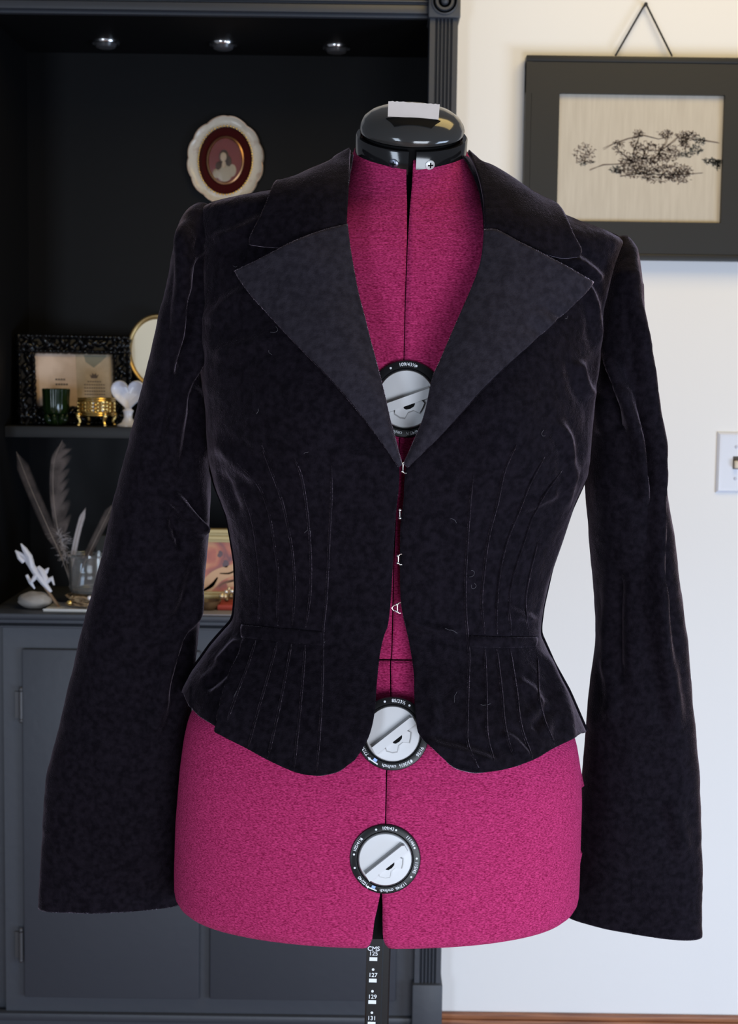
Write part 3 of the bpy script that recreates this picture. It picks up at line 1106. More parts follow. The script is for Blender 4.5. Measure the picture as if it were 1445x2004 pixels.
# ---- lapels and collar
def coons_px(c0, c1, d0, d1, nu, nv):
    """c0,c1 run along u (d0 at u=0, d1 at u=1 run from c0 to c1)"""
    c0, c1, d0, d1 = crom(c0, nu), crom(c1, nu), crom(d0, nv), crom(d1, nv)
    u = np.linspace(0, 1, nu)[:, None, None]
    v = np.linspace(0, 1, nv)[None, :, None]
    S = (1 - v) * c0[:, None] + v * c1[:, None] + (1 - u) * d0[None] + u * d1[None]
    S -= (1 - u) * (1 - v) * c0[0] + (1 - u) * v * c1[0] + u * (1 - v) * c0[-1] + u * v * c1[-1]
    return S


def px_patch(S, offf, shell=JK):
    nu, nv = S.shape[:2]
    g = np.zeros((nu, nv, 3))
    for i in range(nu):
        for j in range(nv):
            h, n = shell.cast(S[i, j, 0], S[i, j, 1])
            g[i, j] = h + n * offf(i / (nu - 1), j / (nv - 1))
    return g


def soft(g, it=2):
    for _ in range(it):
        q = g.copy()
        q[1:-1, 1:-1] = (g[1:-1, 1:-1] * 2 + g[:-2, 1:-1] + g[2:, 1:-1] + g[1:-1, :-2] + g[1:-1, 2:]) / 6
        g = q
    return g


LAP_L_IN = [(680, 445), (690, 520), (705, 600), (725, 680), (740, 745), (755, 810), (769, 865), (780, 908)]
LAP_L_OUT = [(478, 537), (492, 563), (520, 602), (600, 694), (700, 805), (752, 870), (780, 910)]
LAP_L_TOP = [(680, 445), (640, 460), (575, 490), (520, 517), (478, 537)]
LAP_R_IN = [(947, 455), (940, 520), (915, 590), (890, 650), (865, 710), (850, 745), (835, 815), (816, 865), (797, 908)]
LAP_R_OUT = [(1138, 553), (1126, 572), (1072, 634), (990, 716), (880, 832), (825, 885), (799, 911)]
LAP_R_TOP = [(947, 455), (970, 459), (1010, 485), (1060, 512), (1110, 538), (1138, 553)]


def lapel(ci, co_, top, sgn):
    S = coons_px(ci, co_, top, [ci[-1], ((ci[-1][0] + co_[-1][0]) / 2, (ci[-1][1] + co_[-1][1]) / 2), co_[-1]], 90, 46)

    def off(u, v):
        roll = 0.0035 + 0.006 * math.sin(min(1, v * 2.2) * math.pi / 2) + 0.004 * math.sin(math.pi * v) * (1 - u)
        tip = 0.003 * max(0, v - .6) / .4 * max(0, 1 - u * 3)
        pk = 0.0
        if sgn > 0:
            pk = 0.003 * math.sin(u * 60) * math.exp(-((u - .22) / .09) ** 2) * max(0, v - .7) / .3
        return roll * min(1, (1 - u) * 6 + .35) + tip + pk
    g = px_patch(S, off)
    n = orient_out(grid_normals(g), g)
    fl = g.reshape(-1, 3)
    fl = fl + n.reshape(-1, 3) * (cloth_noise(fl, 0.0016, 20) * np.tile(np.linspace(1, .25, 90)[:, None], (1, 46)).reshape(-1))[:, None]
    g = soft(fl.reshape(g.shape), 1)
    o = MB().grid(g, flip=(sgn > 0)).build('lapel', LAPELV, jroot, angle=180)
    solidify(o, 0.0035, -1)
    e = g[:, -1] + n[:, -1] * 0.0002
    MB().tube([Vector(p) for p in e], [0.0009] * len(e), 8).build('lapel_edge', NAP, o, angle=180)  # thin strip added to carry the painted highlight on the lapel edge
    return g


gLL = lapel(LAP_L_IN, LAP_L_OUT, LAP_L_TOP, -1)
gRL = lapel(LAP_R_IN, LAP_R_OUT, LAP_R_TOP, 1)

cm = MB()
S = coons_px([(691, 299), (685, 345), (681, 400), (679, 447)], [(560, 369), (541, 376), (522, 420), (500, 466), (497, 484)],
             [(691, 299), (672, 316), (648, 338), (600, 357), (560, 369)], [(679, 447), (630, 466), (577, 490), (530, 489), (497, 484)], 40, 40)
coff = lambda u, v: 0.006 + 0.003 * math.sin(math.pi * min(1, v * 1.2)) - 0.003 * (1 - v) * (1 - v)
cgl = soft(px_patch(S, coff), 1)
cm.grid(cgl)
S = coons_px([(910, 303), (929, 340), (943, 392), (948, 456)], [(1085, 417), (1097, 432), (1112, 462), (1127, 490), (1122, 506)],
             [(910, 303), (935, 331), (956, 343), (1020, 385), (1062, 404), (1085, 417)], [(948, 456), (980, 464), (1030, 492), (1085, 508), (1122, 506)], 40, 40)
cgr = soft(px_patch(S, coff), 1)
cm.grid(cgr, flip=True)
rows = []
for k in range(14):
    t = k / 13
    th = np.linspace(math.pi / 2, 1.5 * math.pi, 60)
    zA = P(803, 297 + 75 * t, Y0).z
    q = JK.at(th, np.full(60, zA))
    c = np.array([float(np.interp(zA, JK.z, JK.C)), Y0, zA])
    d = q - c
    q = q + d / np.linalg.norm(d, axis=1, keepdims=True) * (0.003 + .005 * t)
    rows.append(q)
cm.grid(np.array(rows), flip=True)
o = cm.build('collar', VELVET, jroot, angle=180)
solidify(o, 0.0035, -1)


# ---- sleeves
def sleeve(outer, inner, Ys, depth, creases, hemline, sgn):
    n = 300
    oc = crom(outer, n)
    ic = crom(inner, n)
    m = 72
    g = np.zeros((n, m, 3))
    ang = np.linspace(0, 2 * math.pi, m, endpoint=False)
    dep = np.interp(np.linspace(0, 1, n), [d_[0] for d_ in depth], [d_[1] for d_ in depth])
    ys = np.interp(np.linspace(0, 1, n), [d_[0] for d_ in Ys], [d_[1] for d_ in Ys])
    for i in range(n):
        a = np.array(P(oc[i][0], oc[i][1], ys[i]))
        b = np.array(P(ic[i][0], ic[i][1], ys[i]))
        c = (a + b) / 2
        h = (a - b) / 2
        e = 2 / 2.3
        ca = np.sign(np.cos(ang)) * np.abs(np.cos(ang)) ** e
        sa = np.sign(np.sin(ang)) * np.abs(np.sin(ang)) ** e
        g[i] = c + ca[:, None] * h - sa[:, None] * np.array([0, dep[i], 0])
    nn = np.zeros_like(g)
    du = np.gradient(g, axis=0)
    dv = (np.roll(g, -1, 1) - np.roll(g, 1, 1))
    nn = np.cross(du, dv)
    nn /= np.maximum(np.linalg.norm(nn, axis=-1, keepdims=True), 1e-9)
    cen = g.mean(1, keepdims=True)
    if (nn * (g - cen)).sum(-1).mean() < 0:
        nn = -nn
    fl = g.reshape(-1, 3)
    front = np.clip(np.sin(ang) * 2.0, 0, 1)[None].repeat(n, 0).reshape(-1)
    taper = np.clip(np.linspace(0, 1, n) * 25, 0, 1)[:, None].repeat(m, 1).reshape(-1)
    d = crease_disp(fl, creases) * front + (cloth_noise(fl, 0.0024, 14) + cloth_noise(fl, 0.0007, 55)) * taper * np.clip(front + .4, 0, 1)
    fl = fl + nn.reshape(-1, 3) * d[:, None]
    g = fl.reshape(n, m, 3)
    o = MB().grid(g, close_v=True, flip=(sgn < 0)).build('sleeve', VELVET, jroot, angle=180)
    solidify(o, 0.0022, -1)
    # stitched hem line round the cuff
    i = int(n * hemline)
    h = MB()
    h.tube([Vector(p) + Vector(q) * .0003 for p, q in zip(g[i], nn[i])] + [Vector(g[i][0]) + Vector(nn[i][0]) * .0003], 0.0004, 6, cap=False)
    h.build('hem_stitch', THREAD, o)
    return g


OUT_L = [(388, 403), (374, 412), (360, 430), (350, 452), (340, 500), (332, 550), (323, 600), (305, 680), (283, 765), (262, 850), (240, 940), (225, 1000), (205, 1080), (180, 1180), (150, 1300), (125, 1410), (101, 1500), (93, 1560), (87, 1650), (83, 1720), (80, 1776)]
IN_L = [(404, 403), (412, 410), (418, 425), (420, 450), (418, 500), (414, 550), (408, 600), (404, 680), (404, 765), (405, 850), (407, 930), (406, 1000), (401, 1080), (390, 1180), (377, 1300), (369, 1400), (361, 1490), (355, 1560), (350, 1640), (351, 1710), (352, 1768)]
sleeve(OUT_L, IN_L, [(0, Y0), (.05, Y0), (.3, Y0 + .005), (1, Y0 + .02)], [(0, .012), (.02, .03), (.06, .05), (.15, .058), (.4, .05), (.6, .044), (.8, .04), (1, .018)], SLEEVE_CREASE_L, 0.965, -1)
OUT_R = [(1226, 467), (1236, 479), (1245, 500), (1250, 530), (1255, 580), (1260, 640), (1266, 710), (1275, 800), (1288, 870), (1302, 960), (1315, 1060), (1325, 1150), (1338, 1260), (1350, 1370), (1358, 1450), (1366, 1550), (1370, 1640), (1369, 1750), (1368, 1829)]
IN_R = [(1214, 466), (1208, 475), (1200, 500), (1190, 530), (1178, 580), (1170, 640), (1162, 710), (1156, 800), (1154, 870), (1151, 950), (1158, 1040), (1166, 1130), (1171, 1240), (1160, 1340), (1151, 1440), (1143, 1530), (1135, 1630), (1122, 1730), (1108, 1790)]
sleeve(OUT_R, IN_R, [(0, Y0), (.05, Y0), (.3, Y0 + .008), (.7, Y0 + .035), (1, Y0 + .055)], [(0, .010), (.02, .028), (.06, .05), (.15, .058), (.4, .05), (.7, .042), (.85, .036), (1, .026)], SLEEVE_CREASE_R, 0.97, 1)


# ---- pin tucks, waistbands and hooks
def strip(pts, name, r=0.0010, off=0.0004, n=40):
    c = crom(pts, n)
    w = [cast_body(x, y, off) for x, y in c]
    rs = [r * min(1, .25 + k / 4, .25 + (n - 1 - k) / 4) for k in range(n)]
    MB().tube(w, rs, 8).build(name, NAP, jroot, angle=180)


TUCKS = [
    [(476, 965), (493, 1013), (504, 1080), (510, 1148), (506, 1220)],
    [(465, 907), (503, 945), (525, 996), (537, 1063), (545, 1125), (543, 1186), (545, 1225)],
    [(511, 867), (530, 918), (550, 972), (564, 1030), (574, 1091), (577, 1158), (572, 1227)],
    [(577, 897), (591, 935), (601, 996), (608, 1080), (608, 1155), (599, 1229)],
    [(649, 911), (649, 972), (645, 1050), (642, 1118), (638, 1186), (633, 1233), (632, 1318), (628, 1403), (620, 1513)],
    [(501, 1254), (486, 1301), (465, 1355), (445, 1410)],
    [(543, 1257), (527, 1318), (506, 1389), (486, 1463)],
    [(571, 1260), (557, 1335), (543, 1403), (525, 1483)],
    [(598, 1262), (591, 1352), (581, 1454), (576, 1508)],
    [(927, 931), (921, 979), (915, 1063), (911, 1148), (913, 1216), (918, 1277), (917, 1335), (915, 1403), (916, 1457), (938, 1502)],
    [(1011, 870), (988, 921), (974, 985), (957, 1050), (947, 1125), (943, 1182), (949, 1240)],
    [(1066, 894), (1038, 945), (1018, 996), (991, 1063), (977, 1131), (972, 1199), (974, 1241)],
    [(1100, 921), (1072, 958), (1042, 1013), (1025, 1063), (1005, 1125), (996, 1182), (1001, 1242)],
    [(1052, 1060), (1035, 1131), (1028, 1182), (1035, 1240)],
    [(949, 1270), (952, 1352), (954, 1437), (967, 1489)],
    [(972, 1270), (982, 1352), (989, 1423), (1005, 1480)],
    [(998, 1270), (1011, 1352), (1020, 1420), (1042, 1484)],
    [(1052, 1285), (1055, 1362), (1066, 1410), (1086, 1457)],
]
for t in TUCKS:
    strip(t, 'pin_tuck')


def band(top, bot):
    n = 40
    a, b = crom(top, n), crom(bot, n)
    g = np.zeros((9, n, 3))
    for i in range(9):
        for j in range(n):
            p = a[j] + (b[j] - a[j]) * i / 8
            g[i, j] = cast_body(p[0], p[1], 0.0012 + 0.0012 * math.sin(math.pi * i / 8))
    o = MB().grid(g).build('waistband', VELVET, jroot, angle=180)
    solidify(o, 0.003, -1)


band([(474, 1222), (530, 1228), (632, 1236)], [(474, 1248), (530, 1254), (631, 1264)])
band([(917, 1244), (985, 1246), (1050, 1246)], [(918, 1266), (985, 1268), (1048, 1267)])


def hook(x0, x1, py, kind, hh):
    a = cast_body(x1, py - hh, .0012)
    b = cast_body(x1, py + hh, .0012)
    m = MB()
    r = .0007
    xa, xb = x0, x1
    loc = lambda x, y, o_=.0018: Vector((P(x, y, a.y - o_).x, a.y - o_, P(x, y, a.y - o_).z))
    if kind == 'eye':
        m.tube([loc(xb + 6, py - hh - 2), loc(xb + 2, py - hh - 1), loc(xb - 1, py - hh + 2), loc(xb - 1, py), loc(xb - 1, py + hh - 2), loc(xb + 2, py + hh + 1), loc(xb + 6, py + hh + 1)], r * .8, 8)
        m.ell(loc(xb - 2, py - hh + 2), (.0014, .0012, .0012))
        m.ell(loc(xb - 2, py + hh - 2), (.0014, .0012, .0012))
    else:
        m.tube([loc(xb - 2, py - hh), loc(xb - 2, py + hh)], r * .7, 8)
        m.ell(loc(xb - 2, py - hh), (.0014, .0014, .0014))
        m.ell(loc(xb - 2, py + hh), (.0014, .0014, .0014))
    if kind == 'eye' and x0 < 772:
        m.tube([loc(xb - 2, py - 6), loc(x0 + 2, py - 5), loc(x0 - 2, py), loc(x0 + 2, py + 5), loc(xb - 2, py + 6)], r * .8, 8)
    m.build('hook_and_eye', SILVERHOOK, jroot)


hook(784, 790, 915, 'eye', 10)
hook(782, 785, 1006, 'bar', 8)
hook(775, 781, 1095, 'eye', 9)
hook(769, 779, 1190, 'eye', 9)

# lint on the velvet
for k in range(22):
    while True:
        x, y = random.uniform(420, 1130), random.uniform(520, 1460)
        if not (690 < x < 870):
            break
    a = random.uniform(0, 6.28)
    st_ = random.uniform(1.0, 3.4)
    turn = random.uniform(-.5, .5)
    pts = []
    for s in range(9):
        pts.append(cast_body(x, y, 0.0010))
        x += math.cos(a) * st_
        y += math.sin(a) * st_
        a += turn + random.uniform(-.5, .5)
    MB().tube(pts, .00010, 4).build('lint_fibre', LINT, jroot)

# ------------------------------------------------------------------ picture on the wall
YP = YW - 0.03
pa = P(1031, 108, YP)
pbr = P(1490, 508, YP)
tl = P(1096, 182, YP)
br = P(1409, 436, YP)
X0, X1 = pa.x, pa.x + (tl.x - pa.x) * 2 + (P(1420, 187, YP).x - tl.x)
Z1, Z0 = pa.z, P(1245, 508, YP).z
xi0, xi1 = tl.x, P(1416, 300, YP).x
zi1, zi0 = P(1250, 184, YP).z, P(1250, 434, YP).z
FRAMEM = noise_bump(mat('black_frame_paint', (0.016, 0.0165, 0.0175), 0.5, spec=.35), 80, .2)
pic = thing('picture_frame', ((X0 + X1) / 2, YW, Z0), 'wide black picture frame hanging on a cord, ink drawing of trees inside', 'picture')
fm = MB()
lp = 0.011
fm.box((X0, YP, zi1), (X1, YW - .006, Z1 - lp))
fm.box((X0, YP, Z0 + lp), (X1, YW - .006, zi0))
fm.box((X0 + lp, YP, zi0), (xi0, YW - .006, zi1))
fm.box((xi1, YP, zi0), (X1 - lp, YW - .006, zi1))
fm.box((X0, YP - .0025, Z1 - lp + .0006), (X1, YW - .004, Z1), bev=.001)
fm.box((X0, YP - .0025, Z0), (X1, YW - .004, Z0 + lp - .0006), bev=.001)
fm.box((X0, YP - .001, Z0 + lp), (X0 + lp - .0006, YW - .004, Z1 - lp))
fm.box((X1 - lp + .0006, YP - .001, Z0 + lp), (X1, YW - .004, Z1 - lp))
fm.build('frame', FRAMEM, pic)
LINEN = mat('linen', (0.50, 0.455, 0.385), 0.8)
_, _n, _r = noise_col(LINEN, (0.47, 0.425, 0.36), (0.53, 0.485, 0.415), 5, 3, .3, .7, vec=(26, 1, 2.5))
cv = quadbox('linen_panel', (xi0 - .004, YP + .010, zi0 - .004), (xi1 + .004, YP + .014, zi1 + .004), LINEN, pic)
INK = mat('brown_ink', (0.13, 0.095, 0.078), 0.8)
INK2 = mat('grey_green_ink', (0.055, 0.058, 0.055), 0.8)
d1, d2 = MB(), MB()
yk = YP + .0096


def ip(x, y):
    p = P(x, y, yk)
    return Vector((p.x, yk, p.z))


def stroke(m, pts, w):
    pts = [ip(*p) for p in pts]
    n = len(pts)
    vs, fs = [], []
    for i, p in enumerate(pts):
        t = (pts[min(i + 1, n - 1)] - pts[max(i - 1, 0)])
        t.normalize()
        q = Vector((-t.z, 0, t.x))
        ww = w * .00095 * (0.35 + .65 * math.sin(math.pi * (i + .5) / n))
        vs += [p + q * ww, p - q * ww]
    for i in range(n - 1):
        fs.append((2 * i, 2 * i + 1, 2 * i + 3, 2 * i + 2))
    m.add(vs, fs)


def leaves(m, cx, cy, rx, ry, n, l=7, w=.7):
    for _ in range(int(n * 1.5)):
        a = random.uniform(0, 6.28)
        r = math.sqrt(random.random())
        x, y = cx + rx * r * math.cos(a), cy + ry * r * math.sin(a)
        b = random.uniform(0, 6.28)
        ll = random.uniform(.5, 1) * l
        c_ = random.uniform(-1, 1)
        stroke(m, [(x, y), (x + ll * .5 * math.cos(b), y + ll * .5 * math.sin(b)), (x + ll * math.cos(b + c_), y + ll * .8 * math.sin(b + c_))], w * random.uniform(.5, 1.4))


for b_ in ([(1244, 335), (1236, 315), (1216, 300), (1202, 286)], [(1248, 335), (1240, 300), (1250, 275), (1254, 262)], [(1254, 332), (1262, 300), (1272, 280)],
           [(1270, 325), (1290, 300), (1304, 280), (1308, 262)], [(1290, 300), (1320, 275), (1330, 266)], [(1180, 292), (1200, 283), (1230, 272), (1262, 266), (1290, 272), (1310, 268)],
           [(1154, 333), (1180, 322), (1210, 320), (1240, 318)], [(1345, 270), (1380, 275), (1408, 280)], [(1215, 345), (1250, 340), (1330, 342), (1376, 338)], [(1336, 275), (1342, 296), (1346, 270)]):
    for _ in range(2):
        stroke(d1, [(x + random.uniform(-1.5, 1.5), y + random.uniform(-1.5, 1.5)) for x, y in b_], .7)
for (cx, cy, rx, ry, n) in ((1144, 300, 21, 20, 80), (1212, 288, 12, 14, 40), (1250, 262, 10, 8, 30), (1244, 280, 8, 14, 30), (1303, 262, 14, 8, 40), (1270, 300, 30, 22, 150), (1310, 300, 22, 18, 110), (1260, 322, 45, 18, 200), (1240, 335, 40, 12, 110), (1320, 335, 38, 14, 140), (1285, 349, 30, 8, 70), (1332, 345, 22, 12, 80), (1340, 278, 10, 14, 60), (1345, 265, 20, 8, 60), (1230, 310, 20, 10, 40)):
    leaves(d1, cx, cy, rx, ry, n)
for (cx, cy, rx, ry, n) in ((1362, 292, 14, 8, 40), (1370, 275, 12, 7, 30), (1395, 316, 18, 6, 60), (1405, 322, 8, 10, 30), (1206, 333, 12, 5, 30), (1146, 318, 18, 3, 16), (1344, 302, 14, 5, 30)):
    leaves(d2, cx, cy, rx, ry, n)
dr = d1.build('ink_drawing', INK, cv, smooth=False)
d2.build('ink_drawing', INK2, cv, smooth=False)
CORD = mat('black_cord', (0.012, 0.012, 0.013), 0.7)
nail = P(1264, 10, YW - .012)
cd = MB()
cd.tube([P(1205, 109, YW - .016), nail + Vector((-.002, 0, 0)), nail + Vector((0, 0, .002)), nail + Vector((.002, 0, 0)), P(1316, 110, YW - .016)], .0018, 8)
cd.build('hanging_cord', CORD, pic)
nl = MB().tube([nail + Vector((0, -.004, .001)), nail + Vector((0, .012, .001))], .0022, 10)
nl.ell(nail + Vector((0, -.004, .001)), (.0035, .0015, .0035))
recenter(tag(nl.build('wall_nail', CORD), 'small dark nail in the cream wall holding the picture cord', 'nail'))

# light switch
sw0 = P(1404, 905, YW - .006)
hx, hz = .035, .0572
sx = sw0.x + hx
SWM = mat('white_switch_plate', (0.68, 0.71, 0.80), 0.35)
swr = thing('light_switch', (sx, YW, sw0.z - hz), 'white toggle light switch plate on the wall at the right edge', 'light switch')
sm = MB()
g = []
for (k, y) in ((0, 0), (0, -.003), (.004, -.0065), (.008, -.007)):
    g.append([(sx - hx + k, YW + y, sw0.z - hz + k), (sx + hx - k, YW + y, sw0.z - hz + k), (sx + hx - k, YW + y, sw0.z + hz - k), (sx - hx + k, YW + y, sw0.z + hz - k)])
sm.grid(np.array(g), close_v=True)
n0 = len(sm.v) - 4
sm.f.append((n0, n0 + 1, n0 + 2, n0 + 3))
plate = sm.build('plate', SWM, swr, angle=20)
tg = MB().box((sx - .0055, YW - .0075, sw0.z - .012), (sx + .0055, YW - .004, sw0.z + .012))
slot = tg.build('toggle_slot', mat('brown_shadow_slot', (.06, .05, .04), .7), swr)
tg = MB().box((sx - .004, YW - .018, sw0.z - .010), (sx + .004, YW - .005, sw0.z + .004), bev=.0015)
tg.build('toggle', mat('ivory_toggle', (.62, .54, .42), .4), swr)
for s in (-1, 1):
    MB().ell((sx, YW - .007, sw0.z + s * .030), (.0032, .0012, .0032)).build('screw', mat('painted_screw', (.5, .52, .62), .4), plate)

# ------------------------------------------------------------------ puck lights in the hutch
zl = ztop_c + 0.002


def puck(px, py):
    d = (P(px, py, 1.0) - CAM)
    t = (zl - CAM.z) / d.z
    return CAM + d * t


pk_lab = ['chrome puck light under the hutch top, leftmost of three', 'chrome puck light under the hutch top, middle of three', 'chrome puck light under the hutch top, nearest the fluted pilaster']
pp0 = puck(207, 81)
proto = thing('puck_light', pp0, pk_lab[0], 'light fixture', 'puck lights in the hutch')
idf = lambda p: pp0 + Vector((p[0], p[1], p[2]))
ring = MB().lathe([(.0285, 0), (.0285, -.002), (.027, -.005), (.0245, -.006), (.0235, -.004), (.0235, -.001)], 40, idf).build('trim_ring', CHROME, proto)
lens = MB().lathe([(.0225, -.001), (.021, -.007), (.0185, -.012), (.012, -.0145), (.0002, -.015)], 32, idf).build('lens', LENS, proto)
for k, (x, y) in enumerate(((437, 84), (659, 91))):
    r = proto.copy()
    COL.objects.link(r)
    r.location = puck(x, y)
    r['label'] = pk_lab[k + 1]
    for ch in (ring, lens):
        c = ch.copy()
        COL.objects.link(c)
        c.parent = r

# ------------------------------------------------------------------ cameo wall plate
YC = YB - 0.004
cc = P(442, 315, YC)
S_ = YC / F
PORC = mat('white_porcelain', (0.68, 0.60, 0.49), 0.25)
noise_col(PORC, (0.70, 0.64, 0.54), (0.52, 0.38, 0.30), 55, 3, .55, .75)
cp = thing('cameo_plate', cc - Vector((0, 0, 86 * S_)), 'white scalloped porcelain wall plate with dark red velvet and an oval cameo portrait', 'wall plaque')
ca_, sa_ = math.cos(R(-3)), math.sin(R(-3))
pf2 = lambda p: cc + Vector((p[0] * ca_ - p[1] * sa_, -p[2], p[0] * sa_ + p[1] * ca_))


def outl(a):
    rx, ry = 72, 80
    s, c_ = math.sin(a), math.cos(a)
    r = 1 / math.sqrt((c_ / rx) ** 2 + (s / ry) ** 2)
    r *= 1 + 0.040 * abs(math.sin(a * 6)) ** .7 - .01 + 0.05 * math.exp(-((a - math.pi / 2) / .25) ** 2)
    return r * S_


def ring_grid(levels, n=120):
    g = []
    for (k, inner_rx, inner_ry, z) in levels:
        row = []
        for j in range(n):
            a = 2 * math.pi * j / n
            s, c_ = math.sin(a), math.cos(a)
            ri = S_ / math.sqrt((c_ / inner_rx) ** 2 + (s / inner_ry) ** 2)
            r = ri + (outl(a) - ri) * k
            row.append(tuple(pf2(Vector((r * c_, r * s, z)))))
        g.append(row)
    return np.array(g)


MB().grid(ring_grid([(1, 52, 64, 0.0), (1, 52, 64, 0.010), (.93, 52, 64, 0.0125), (.8, 52, 64, .010), (.4, 52, 64, .006), (0, 52, 64, .008), (0, 52, 64, 0.0)]), close_v=True, flip=True).build('plate', PORC, cp)
ge = MB()
ge.tube([pf2(Vector((outl(a) * math.cos(a) * .985, outl(a) * math.sin(a) * .985, .0115))) for a in np.linspace(0, 2 * math.pi, 241)], .0011, 6, cap=False)
ge.build('gilt_edge', mat('rose_gilt', (.55, .36, .24), .35, .7), cp)
gb = MB()
for j in range(64):
    a = 2 * math.pi * j / 64
    r = 1 / math.sqrt((math.cos(a) / 52) ** 2 + (math.sin(a) / 65) ** 2) * S_
    gb.ell(pf2(Vector((r * math.cos(a), r * math.sin(a), .009))), (.0022, .0022, .0022), nu=5, nv=7)
gb.build('beaded_ring', GOLD, cp)
VR = mat('dark_red_velvet', (0.050, 0.004, 0.004), .9, spec=.1, Sheen_Weight=.15)
MB().grid(ring_grid([(0, 51, 63, .004), (0, 45, 56, .008), (0, 34, 44, .006)]), close_v=True, flip=True).build('velvet_mount', VR, cp)
MB().grid(ring_grid([(0, 36, 46, .006), (0, 35.5, 45.5, .011), (0, 33, 43, .012), (0, 31.5, 41.5, .009)]), close_v=True, flip=True).build('oval_bezel', mat('rose_gold', (.50, .28, .14), .3, .9), cp)
CAMB = mat('cameo_rose_ground', (0.23, 0.062, 0.060), .25)
port = MB().grid(ring_grid([(0, 33, 43, .0075), (0, 20, 26, .009), (0, .5, .6, .0095)]), close_v=True, flip=True).build('portrait', CAMB, cp)


def blob(name, x, y, rx, ry, z, m, par):
    MB().ell(pf2(Vector((x * S_, y * S_, z))), (rx * S_, .0012, ry * S_)).build(name, m, par)


HAIR = mat('painted_dark_hair', (.07, .045, .038), .5)
SKIN = mat('painted_pale_skin', (.55, .43, .31), .4)
DRESS = mat('painted_pale_dress', (.44, .38, .29), .4)
blob('painted_hair', -3, 6, 9.5, 14, .0092, HAIR, port)
blob('painted_hair', 6, -2, 6, 11, .0092, HAIR, port)
blob('painted_hair', -11, -12, 7, 9, .0092, HAIR, port)
blob('painted_dress', 0, -24, 15, 17, .0094, DRESS, port)
blob('painted_dress', 14, -18, 8, 12, .0091, DRESS, port)
blob('painted_dress', -15, -26, 8, 9, .0091, DRESS, port)
blob('painted_face', -4, 6, 6.2, 9, .0106, SKIN, port)
blob('painted_face', -2, -8, 4, 7, .0102, SKIN, port)
MB().grid(ring_grid([(0, 32.5, 42.5, .0105), (0, 26, 34, .0125), (0, 16, 21, .0140), (0, .5, .6, .0146)]), close_v=True, flip=True).build('cover_glass', mat('cover_glass', (1, 1, 1), .02, **{'Transmission_Weight': 1.0, 'IOR': 1.12}), cp)

# ------------------------------------------------------------------ shelf objects
def onshelf(px, Y):
    return Vector((P(px, 830, Y).x, Y, zsh))


# ornate black frame, turned slightly and leaning back
fa = Vector((P(36, 829, 3.00).x, 3.00, zsh))
fbx = Vector((P(256, 830, 3.09).x, 3.09, zsh))
ux = (fbx - fa).normalized()
lean = R(9)
nb = Vector((-ux.y, ux.x, 0)) * 1.0           # away from viewer
if nb.y < 0:
    nb = -nb
uz = (Vector((0, 0, 1)) * math.cos(lean) + nb * math.sin(lean)).normalized()
ny = ux.cross(uz).normalized()
if ny.y > 0:
    ny = -ny
fw = (fbx - fa).length
fh = 0.178
of = frame(fa, ux, uz, ny)
OB = mat('black_lacquer', (0.003, 0.003, 0.0035), 0.22, spec=.35)
orn = thing('ornate_frame', (fa + fbx) / 2, 'carved black baroque photo frame standing on the shelf, holding old printed papers', 'photo frame')
om = MB()
b0 = .034
om.box((0, 0, 0), (fw, b0, .012), of)
om.box((0, fh - b0, 0), (fw, fh, .012), of)
om.box((0, b0, 0), (b0, fh - b0, .012), of)
om.box((fw - b0, b0, 0), (fw, fh - b0, .012), of)


def leaf(x, y, ang, l, w):
    rot = Matrix((ux, uz, ny)).transposed() @ Matrix.Rotation(ang, 3, 'Z') @ Matrix.Rotation(R(random.uniform(-25, 25)), 3, 'Y')
    om.ell(of((x, y, .011)), (l * 1.3, w * 1.6, .010), rot=rot, nu=6, nv=8)


per = [(0, 0, fw, 0), (fw, 0, 0, fh), (0, fh, fw, 0), (0, 0, 0, fh)]
for k in range(26):
    t = (k + .5) / 26
    for s in (0, 1):
        y = (b0 / 2) if s == 0 else fh - b0 / 2
        leaf(t * fw, y + random.uniform(-.008, .008), R(random.uniform(20, 70) * (1 if k % 2 else -1)), random.uniform(.008, .014), random.uniform(.003, .005))
        leaf(t * fw, y + (.015 if s else -.015), R(random.uniform(-20, 20)), .007, .0035)
        leaf(t * fw, y - (.015 if s else -.015), R(random.uniform(-20, 20)), .007, .003)
for k in range(16):
    t = (k + .5) / 16
    for x in (b0 / 2, fw - b0 / 2):
        leaf(x + random.uniform(-.008, .008), t * fh, R(90 + random.uniform(20, 60) * (1 if k % 2 else -1)), random.uniform(.008, .014), random.uniform(.003, .005))
        leaf(x + .014, t * fh, R(90 + random.uniform(-20, 20)), .008, .0035)
        leaf(x - .014, t * fh, R(90 + random.uniform(-20, 20)), .008, .003)
om.build('carved_frame', OB, orn)
PAP1 = mat('aged_pink_paper', (.50, .36, .26), .8)
noise_col(PAP1, (.50, .36, .26), (.70, .53, .41), 14, 3, .4, .6)
PAP2 = mat('aged_tan_paper', (.36, .27, .18), .8)
noise_col(PAP2, (.38, .295, .20), (.52, .40, .28), 18, 3, .4, .6)
iw, ih = fw - 2 * b0, fh - 2 * b0
p1 = MB().box((b0 - .002, b0 - .002, .003), (b0 + iw * .53, fh - b0 + .002, .006), of).build('paper', PAP1, orn)
p2 = MB().box((b0 + iw * .53, b0 - .002, .003), (fw - b0 + .002, fh - b0 + .002, .0065), of).build('paper', PAP2, orn)
INKP = mat('faded_black_ink', (.10, .075, .065), .8)
INKG = mat('faded_green_ink', (.20, .19, .14), .8)
m = MB()
cxp = b0 + iw * .755
cyp = b0 + ih * .60
